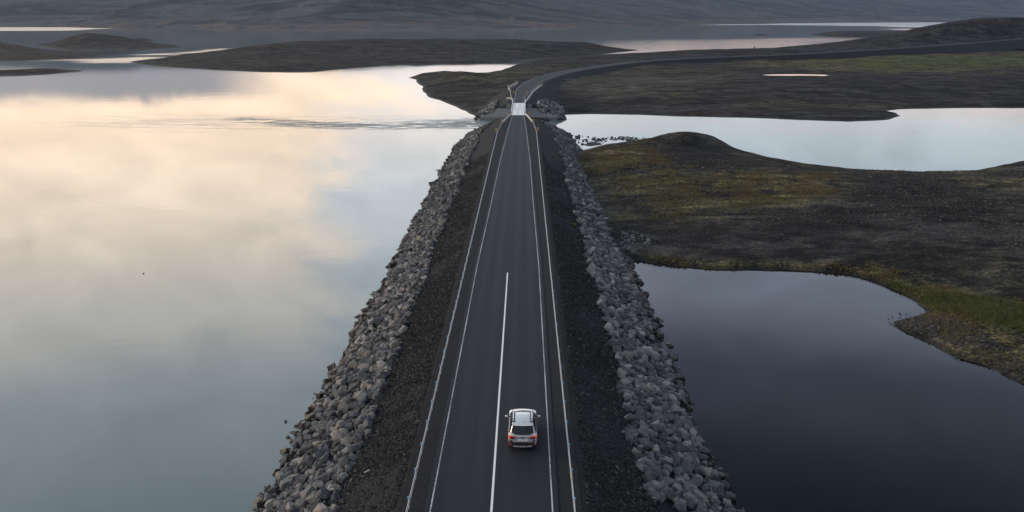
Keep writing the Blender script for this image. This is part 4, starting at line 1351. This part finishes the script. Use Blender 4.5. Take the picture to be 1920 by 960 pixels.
def loft(name, secs, mat, parent, sub=1, cap=True):
    """secs: list of (y, [(x,z)...]) half sections from bottom centre to top centre, mirrored"""
    vs, fs = [], []
    n = len(secs[0][1])
    full = 2 * n - 2
    for y, half in secs:
        ring = [(x, z) for x, z in half] + [(-x, z) for x, z in half[-2:0:-1]]
        for x, z in ring:
            yy = y[0] + y[1] * abs(x) ** 2 if isinstance(y, tuple) else y
            vs.append((x, yy, z))
    for i in range(len(secs) - 1):
        for j in range(full):
            k = (j + 1) % full
            fs.append((i * full + j, i * full + k, (i + 1) * full + k, (i + 1) * full + j))
    if cap:
        for b0 in (0, (len(secs) - 1) * full):
            for j in range(n - 1):
                a, b_ = b0 + j, b0 + j + 1
                c, d_ = b0 + (full - j - 1) % full, b0 + (full - j) % full
                q = []
                for v in (a, b_, c, d_):
                    if v not in q:
                        q.append(v)
                if len(q) > 2:
                    fs.append(tuple(q))
    o = MB().add(vs, fs).build(name, mat, parent, smooth=True)
    if sub:
        md = o.modifiers.new('sub', 'SUBSURF')
        md.levels = md.render_levels = sub
    return o

def sec(w_, zb, zs, zt, crown=0.02, tuck=0.90):
    return [(0, zb), (w_ * 0.55, zb), (w_ * 0.90, zb + 0.02), (w_ * 0.985, zb + 0.16), (w_, 0.62), (w_ * 0.985, zs - 0.10), (w_ * 0.955, zs - 0.01),
            (w_ * tuck, zs + 0.015), (w_ * 0.6, zt), (w_ * 0.3, zt + crown * .8), (0, zt + crown)]
body = loft('body', [
    ((-2.40, 0.14), sec(0.80, 0.42, 0.98, 0.995, 0.0)),
    ((-2.34, 0.10), sec(0.865, 0.34, 1.02, 1.03, 0.0)),
    ((-2.18, 0.05), sec(0.905, 0.28, 1.04, 1.05, 0.0)),
    ((-1.75, 0.0), sec(0.930, 0.24, 1.04, 1.05, 0.0)),
    ((-1.35, 0.0), sec(0.935, 0.24, 1.03, 1.04, 0.0)),
    ((-0.8, 0.0), sec(0.915, 0.22, 1.01, 1.02, 0.0)),
    ((0.0, 0.0), sec(0.910, 0.22, 0.99, 1.0, 0.0)),
    ((0.8, 0.0), sec(0.915, 0.22, 0.98, 1.0, 0.03)),
    ((1.15, 0.0), sec(0.930, 0.24, 0.985, 1.03, 0.03)),
    ((1.55, -0.02), sec(0.932, 0.24, 0.97, 1.02, 0.04)),
    ((1.95, -0.05), sec(0.92, 0.25, 0.95, 1.00, 0.035)),
    ((2.28, -0.14), sec(0.885, 0.28, 0.89, 0.94, 0.025)),
    ((2.45, -0.26), sec(0.82, 0.36, 0.74, 0.78, 0.01))], PAINT, car, 2)

# cabin frame: pillars, roof
def csec(wb, zb, wt, zt, crown):
    return [(0, zb - .05), (wb * .9, zb - .05), (wb, zb), (wb * 0.62 + wt * 0.38, zb * .62 + zt * .38), (wb * 0.26 + wt * 0.74, zb * .26 + zt * .74), (wt, zt - .045), (wt * .93, zt - .005), (wt * .6, zt + crown * .7), (0, zt + crown)]
cab = loft('cabin', [
    ((-2.27, 0.10), csec(0.80, 1.00, 0.76, 1.05, 0.01)),
    ((-2.20, 0.10), csec(0.81, 1.00, 0.745, 1.15, 0.01)),
    ((-1.93, 0.10), csec(0.825, 1.00, 0.665, 1.52, 0.012)),
    ((-1.80, 0.06), csec(0.83, 1.00, 0.645, 1.585, 0.014)),
    ((-1.2, 0.0), csec(0.85, 1.00, 0.645, 1.615, 0.02)),
    ((-0.4, 0.0), csec(0.855, 0.99, 0.65, 1.625, 0.025)),
    ((-0.05, -0.03), csec(0.855, 0.98, 0.645, 1.60, 0.022)),
    ((0.22, -0.06), csec(0.855, 0.98, 0.635, 1.545, 0.022)),
    ((0.45, -0.10), csec(0.85, 0.98, 0.66, 1.43, 0.022)),
    ((1.12, -0.16), csec(0.83, 0.97, 0.78, 1.10, 0.02)),
    ((1.26, -0.18), csec(0.82, 0.96, 0.79, 1.02, 0.015))], PAINT, car, 2)

def patch(name, corners, mat, parent, n=6, bow=0.0, off=0.012, thick=0.015, nrm=None):
    """a slightly curved pane through four corners (a b along the bottom, d c along the top)"""
    a, b_, c, d_ = (Vector(q) for q in corners)
    nr = Vector(nrm).normalized() if nrm else (b_ - a).cross(d_ - a).normalized()
    vs = []
    for lay in (0, 1):
        for j in range(n + 1):
            for i in range(n + 1):
                u, v = i / n, j / n
                p = a.lerp(b_, u).lerp(d_.lerp(c, u), v)
                p = p + nr * (bow * 4 * u * (1 - u) + off - lay * thick)
                vs.append(p)
    m_ = (n + 1) ** 2
    fs = []
    for j in range(n):
        for i in range(n):
            q = j * (n + 1) + i
            fs += [(q, q + 1, q + n + 2, q + n + 1), (m_ + q, m_ + q + n + 1, m_ + q + n + 2, m_ + q + 1)]
    rim_ = [i for i in range(n + 1)] + [(j + 1) * (n + 1) - 1 for j in range(1, n + 1)] + [n * (n + 1) + i for i in range(n - 1, -1, -1)] + [j * (n + 1) for j in range(n - 1, 0, -1)]
    for q, r_ in zip(rim_, rim_[1:] + rim_[:1]):
        fs.append((q, r_, m_ + r_, m_ + q))
    return MB().add(vs, fs).build(name, mat, parent, smooth=False)

# the rear screen: wide below, its lower edge sagging in the middle
def pane_from(name, outline, mat, parent, thick=0.02, nrm=(0, -1, 0)):
    nr = Vector(nrm).normalized() * thick
    k = len(outline)
    vs = [Vector(p) for p in outline] + [Vector(p) - nr for p in outline]
    fs = [tuple(range(k)), tuple(range(k, 2 * k))[::-1]] + [(i, (i + 1) % k, k + (i + 1) % k, k + i) for i in range(k)]
    return MB().add(vs, fs).build(name, mat, parent)
rs = pane_from('rear_window', [(-0.70, -2.225, 1.15), (-0.45, -2.30, 1.09), (0, -2.335, 1.065), (0.45, -2.30, 1.09), (0.70, -2.225, 1.15), (0.63, -1.955, 1.53), (0, -2.03, 1.545), (-0.63, -1.955, 1.53)], GLASS, car, 0.05, (0, -1, 0.7))
MB().add([(-.66, -1.80, 1.60), (.66, -1.80, 1.60), (.62, -2.03, 1.575), (-.62, -2.03, 1.575), (0, -2.10, 1.585), (-.66, -1.80, 1.565), (.66, -1.80, 1.565), (.62, -2.03, 1.55), (-.62, -2.03, 1.55), (0, -2.10, 1.555)],
         [(0, 1, 2, 4, 3), (5, 8, 9, 7, 6), (3, 4, 9, 8), (4, 2, 7, 9), (0, 3, 8, 5), (1, 6, 7, 2), (0, 5, 6, 1)]).build('spoiler', PAINT, car)
MB().box((0, -2.205, 1.30), (0.03, 0.03, 0.02)).add([(-.02, -2.31, 1.12), (.02, -2.31, 1.12), (.30, -2.20, 1.30), (.27, -2.20, 1.30)], [(0, 1, 2, 3)]).build('wiper', M['black'], car)
patch('windscreen', [(-0.74, 1.20, 1.05), (0.74, 1.20, 1.05), (0.60, 0.36, 1.50), (-0.60, 0.36, 1.50)], GLASS, car, 6, 0.06, 0.03, 0.02, (0, 0.6, 0.8))
for s in (-1, 1):
    for (y0_, y1_, t0, t1) in ((-0.02, 0.95, 0.0, 0.34), (-1.02, -0.06, -1.0, -0.06), (-1.93, -1.08, -1.72, -1.06)):
        w0, w1 = 0.835 * s, 0.685 * s
        cs = [(w0, y0_, 1.06), (w0, y1_, 1.06), (w1, t1, 1.49), (w1, t0, 1.49)]
        patch('side_window', cs, GLASS, car, 3, 0.0, 0.05, 0.05, (s, 0, 0.35))
    # roof rails on two feet
    rr = MB().sweep([(s * 0.585, 0.10, 1.655), (s * 0.590, -0.2, 1.70), (s * 0.590, -0.9, 1.70), (s * 0.585, -1.50, 1.67)], [(-.042, -.02), (.042, -.02), (.042, .02), (-.042, .02)]).build('roof_rail', M['white'], car)
    MB().box((s * 0.585, 0.06, 1.62), (0.06, 0.16, 0.08)).build('rail_foot', M['black'], rr)
    MB().box((s * 0.585, -1.12, 1.66), (0.085, 0.34, 0.09)).build('rail_foot', M['black'], rr)
    MB().box((s * 0.585, -1.40, 1.655), (0.065, 0.24, 0.095)).build('rail_foot', M['steel'], rr)
    MB().sweep([(s * 0.588, 0.14, 1.638), (s * 0.59, -0.3, 1.658), (s * 0.59, -0.9, 1.658), (s * 0.585, -1.56, 1.632)], [(-.10, -.02), (.10, -.02), (.10, .008), (-.10, .008)]).build('roof_channel', M['black'], car)
    # mirrors
    mi = MB().box((s * 0.96, 0.66, 1.06), (0.16, 0.05, 0.05)).build('mirror', M['black'], car)
    hs = loft('housing', [(-0.10, [(0, -.08), (.09, -.075), (.115, 0), (.09, .07), (0, .08)]), (0.0, [(0, -.085), (.10, -.08), (.125, 0), (.10, .08), (0, .09)]), (0.10, [(0, -.05), (.05, -.045), (.07, 0), (.05, .045), (0, .05)])], PAINT, mi, 1)
    hs.location = (s * 1.06, 0.64, 1.08)
    hs.scale = (1.0, 0.75, 0.8)
    # lamps wrap round the corner with a red blade reaching inwards
    tl = pane_from('tail_lamp', [(s * 0.90, -2.20, 0.80), (s * 0.905, -2.14, 1.0), (s * 0.85, -2.29, 1.03), (s * 0.74, -2.365, 0.98), (s * 0.76, -2.365, 0.82)], LAMP, car, 0.10, (s * .3, -1, 0.1))
    pane_from('lamp_blade', [(s * 0.77, -2.37, 0.90), (s * 0.77, -2.36, 0.99), (s * 0.44, -2.405, 0.93), (s * 0.42, -2.41, 0.90)], LAMPDIM, tl, 0.05, (0, -1, 0.1))
    pane_from('lamp_surround', [(s * 0.77, -2.385, 0.80), (s * 0.77, -2.38, 0.895), (s * 0.42, -2.42, 0.895), (s * 0.52, -2.42, 0.82)], M['black'], tl, 0.04, (0, -1, 0))
    pane_from('bulb', [(s * 0.895, -2.235, 0.93), (s * 0.89, -2.225, 0.99), (s * 0.80, -2.345, 0.985), (s * 0.80, -2.35, 0.93)], LAMPHOT, tl, 0.02, (s * .3, -1, 0.1))
    pane_from('head_lamp', [(s * 0.87, 2.08, 0.70), (s * 0.88, 1.98, 0.80), (s * 0.56, 2.33, 0.76), (s * 0.55, 2.37, 0.68)], LENS, car, -0.05, (s * .4, 1, 0))
    # black wheel arch cladding and bumper corner
    for wy in (-1.38, 1.38):
        ar = []
        for k in range(13):
            a = math.pi * k / 12
            ar.append((math.cos(a), math.sin(a)))
        vs = []
        for rad_ in (0.36, 0.44):
            for cx_, cz_ in ar:
                vs.append((s * 0.945, wy + rad_ * cx_, 0.34 + rad_ * cz_))
        vs += [(s * 0.90, q[1], q[2]) for q in vs]
        fs = []
        for k in range(12):
            fs += [(k, k + 1, 14 + k, 13 + k), (26 + k, 39 + k, 40 + k, 27 + k), (13 + k, 14 + k, 40 + k, 39 + k), (k, 26 + k, 27 + k, k + 1)]
        MB().add(vs, fs).build('wheel_arch', M['black'], car)
    MB().box((s * 0.925, 0.0, 0.30), (0.05, 2.0, 0.16)).build('sill', M['black'], car)
    pane_from('bumper_corner', [(s * 0.93, -1.98, 0.34), (s * 0.93, -1.98, 0.66), (s * 0.88, -2.22, 0.72), (s * 0.72, -2.42, 0.70), (s * 0.60, -2.46, 0.50), (s * 0.62, -2.46, 0.36), (s * 0.86, -2.27, 0.32)], M['black'], car, 0.08, (s * .6, -1, 0))
    pane_from('reflector', [(s * 0.80, -2.385, 0.42), (s * 0.80, -2.385, 0.52), (s * 0.70, -2.445, 0.52), (s * 0.70, -2.445, 0.42)], LAMPDIM, car, 0.02, (s * .4, -1, 0))
    for wy in (-1.38, 1.38):
        wh = empty('wheel', (s * 0.80, wy, 0.335))
        wh.parent = car
        tyr = MB()
        prof_ = [(-.11, .22), (-.115, .30), (-.085, .335), (.085, .335), (.115, .30), (.11, .22)]
        ng = 28
        vs = [(px_, r_ * math.cos(2 * math.pi * i / ng), r_ * math.sin(2 * math.pi * i / ng)) for i in range(ng) for px_, r_ in prof_]
        fs = [(i * 6 + j, i * 6 + (j + 1) % 6, ((i + 1) % ng) * 6 + (j + 1) % 6, ((i + 1) % ng) * 6 + j) for i in range(ng) for j in range(6)]
        tyr.add(vs, fs).build('tyre', TYRE, wh, smooth=True)
        rm = MB().cyl((0, 0, 0), 0.215, 0.16, 'x', 24)
        for k in range(5):
            a = 2 * math.pi * k / 5
            rm.box((s * 0.085, 0.11 * math.cos(a), 0.11 * math.sin(a)), (0.03, 0.06, 0.06))
        rm.build('rim', RIM, wh)

# lower rear: dark valance, silver skid plate
pane_from('bumper', [(-0.66, -2.455, 0.38), (-0.66, -2.455, 0.56), (-0.3, -2.475, 0.58), (0.3, -2.475, 0.58), (0.66, -2.455, 0.56), (0.66, -2.455, 0.38)], M['black'], car, 0.12, (0, -1, 0))
pane_from('skid_plate', [(-0.58, -2.47, 0.33), (-0.58, -2.475, 0.40), (-0.40, -2.485, 0.41), (-0.34, -2.49, 0.38), (0.34, -2.49, 0.38), (0.40, -2.485, 0.41), (0.58, -2.475, 0.40), (0.58, -2.47, 0.33), (0, -2.48, 0.30)], M['steel'], car, 0.10, (0, -1, 0))
# tailgate recess with the number plate
tg = pane_from('tailgate_panel', [(-0.56, -2.428, 0.64), (-0.66, -2.42, 0.80), (-0.40, -2.430, 0.875), (0.40, -2.430, 0.875), (0.66, -2.42, 0.80), (0.56, -2.428, 0.64)], plain('grey tailgate panel', (0.34, 0.36, 0.39), 0.35, 0.2, 0.25, 40), car, 0.03, (0, -1, 0))
pl = pane_from('number_plate', [(-0.27, -2.445, 0.70), (-0.32, -2.44, 0.82), (0.32, -2.44, 0.82), (0.27, -2.445, 0.70)], M['white'], tg, 0.012, (0, -1, 0))
cu = bpy.data.curves.new('plate_text', 'FONT')
cu.body = 'VVT 617'
cu.size = 0.125
cu.align_x = 'CENTER'
cu.extrude = 0.002
tmp = bpy.data.objects.new('plate_text', cu)
C.objects.link(tmp)
bpy.context.view_layer.update()
tme = bpy.data.meshes.new_from_object(tmp.evaluated_get(bpy.context.evaluated_depsgraph_get()))
bpy.data.objects.remove(tmp)
tme.transform(Matrix.Translation((0, -2.449, 0.716)) @ Matrix.Rotation(math.pi / 2, 4, 'X'))
tme.materials.clear()
obj('plate_text', tme, plain('plate blue black', (0.02, 0.03, 0.08), 0.5), tg)
em = MB().cyl((0, -2.432, 0.90), 0.05, 0.02, 'y', 16)
em.v = [(x * 1.5, y, 0.90 + (z - 0.90) * 0.8) for x, y, z in em.v]
em.build('emblem', M['black'], car)
# aerial fin
MB().add([(-.02, -1.52, 1.615), (.02, -1.52, 1.615), (.006, -1.56, 1.70), (-.006, -1.56, 1.70), (-.025, -1.30, 1.625), (.025, -1.30, 1.625)],
         [(0, 1, 2, 3), (0, 3, 4), (1, 5, 2), (3, 2, 5, 4)]).build('aerial', M['white'], car)
# bonnet seam and number of creases
MB().sweep([(-0.70, 2.10, 0.985), (-0.70, 1.3, 1.03)], [(-.008, -.004), (.008, -.004), (.008, .004), (-.008, .004)]).build('bonnet_seam', M['black'], car)
MB().sweep([(0.70, 2.10, 0.985), (0.70, 1.3, 1.03)], [(-.008, -.004), (.008, -.004), (.008, .004), (-.008, .004)]).build('bonnet_seam', M['black'], car)


# ------------------------------------------------------------------ evening haze over the far shore
if 0.00003 > 0:  # thickness of the air
    hb = MB().box((0, 6000, 158.5), (34000, 30000, 323)).mesh('haze')
    hm = bpy.data.materials.new('haze')
    hm.use_nodes = True
    t = NT(hm.node_tree)
    t.n.remove(t.n['Principled BSDF'])
    pv = t.node('ShaderNodeVolumePrincipled')
    pv.inputs['Color'].default_value = (0.55, 0.70, 1.0, 1)
    pv.inputs['Density'].default_value = 0.00003
    pv.inputs['Anisotropy'].default_value = 0.2
    t.l.new(pv.outputs[0], t.n['Material Output'].inputs['Volume'])
    hz = obj('haze', hb, hm, kind='stuff')
    hz['label'] = 'thin bluish evening haze over the lake'
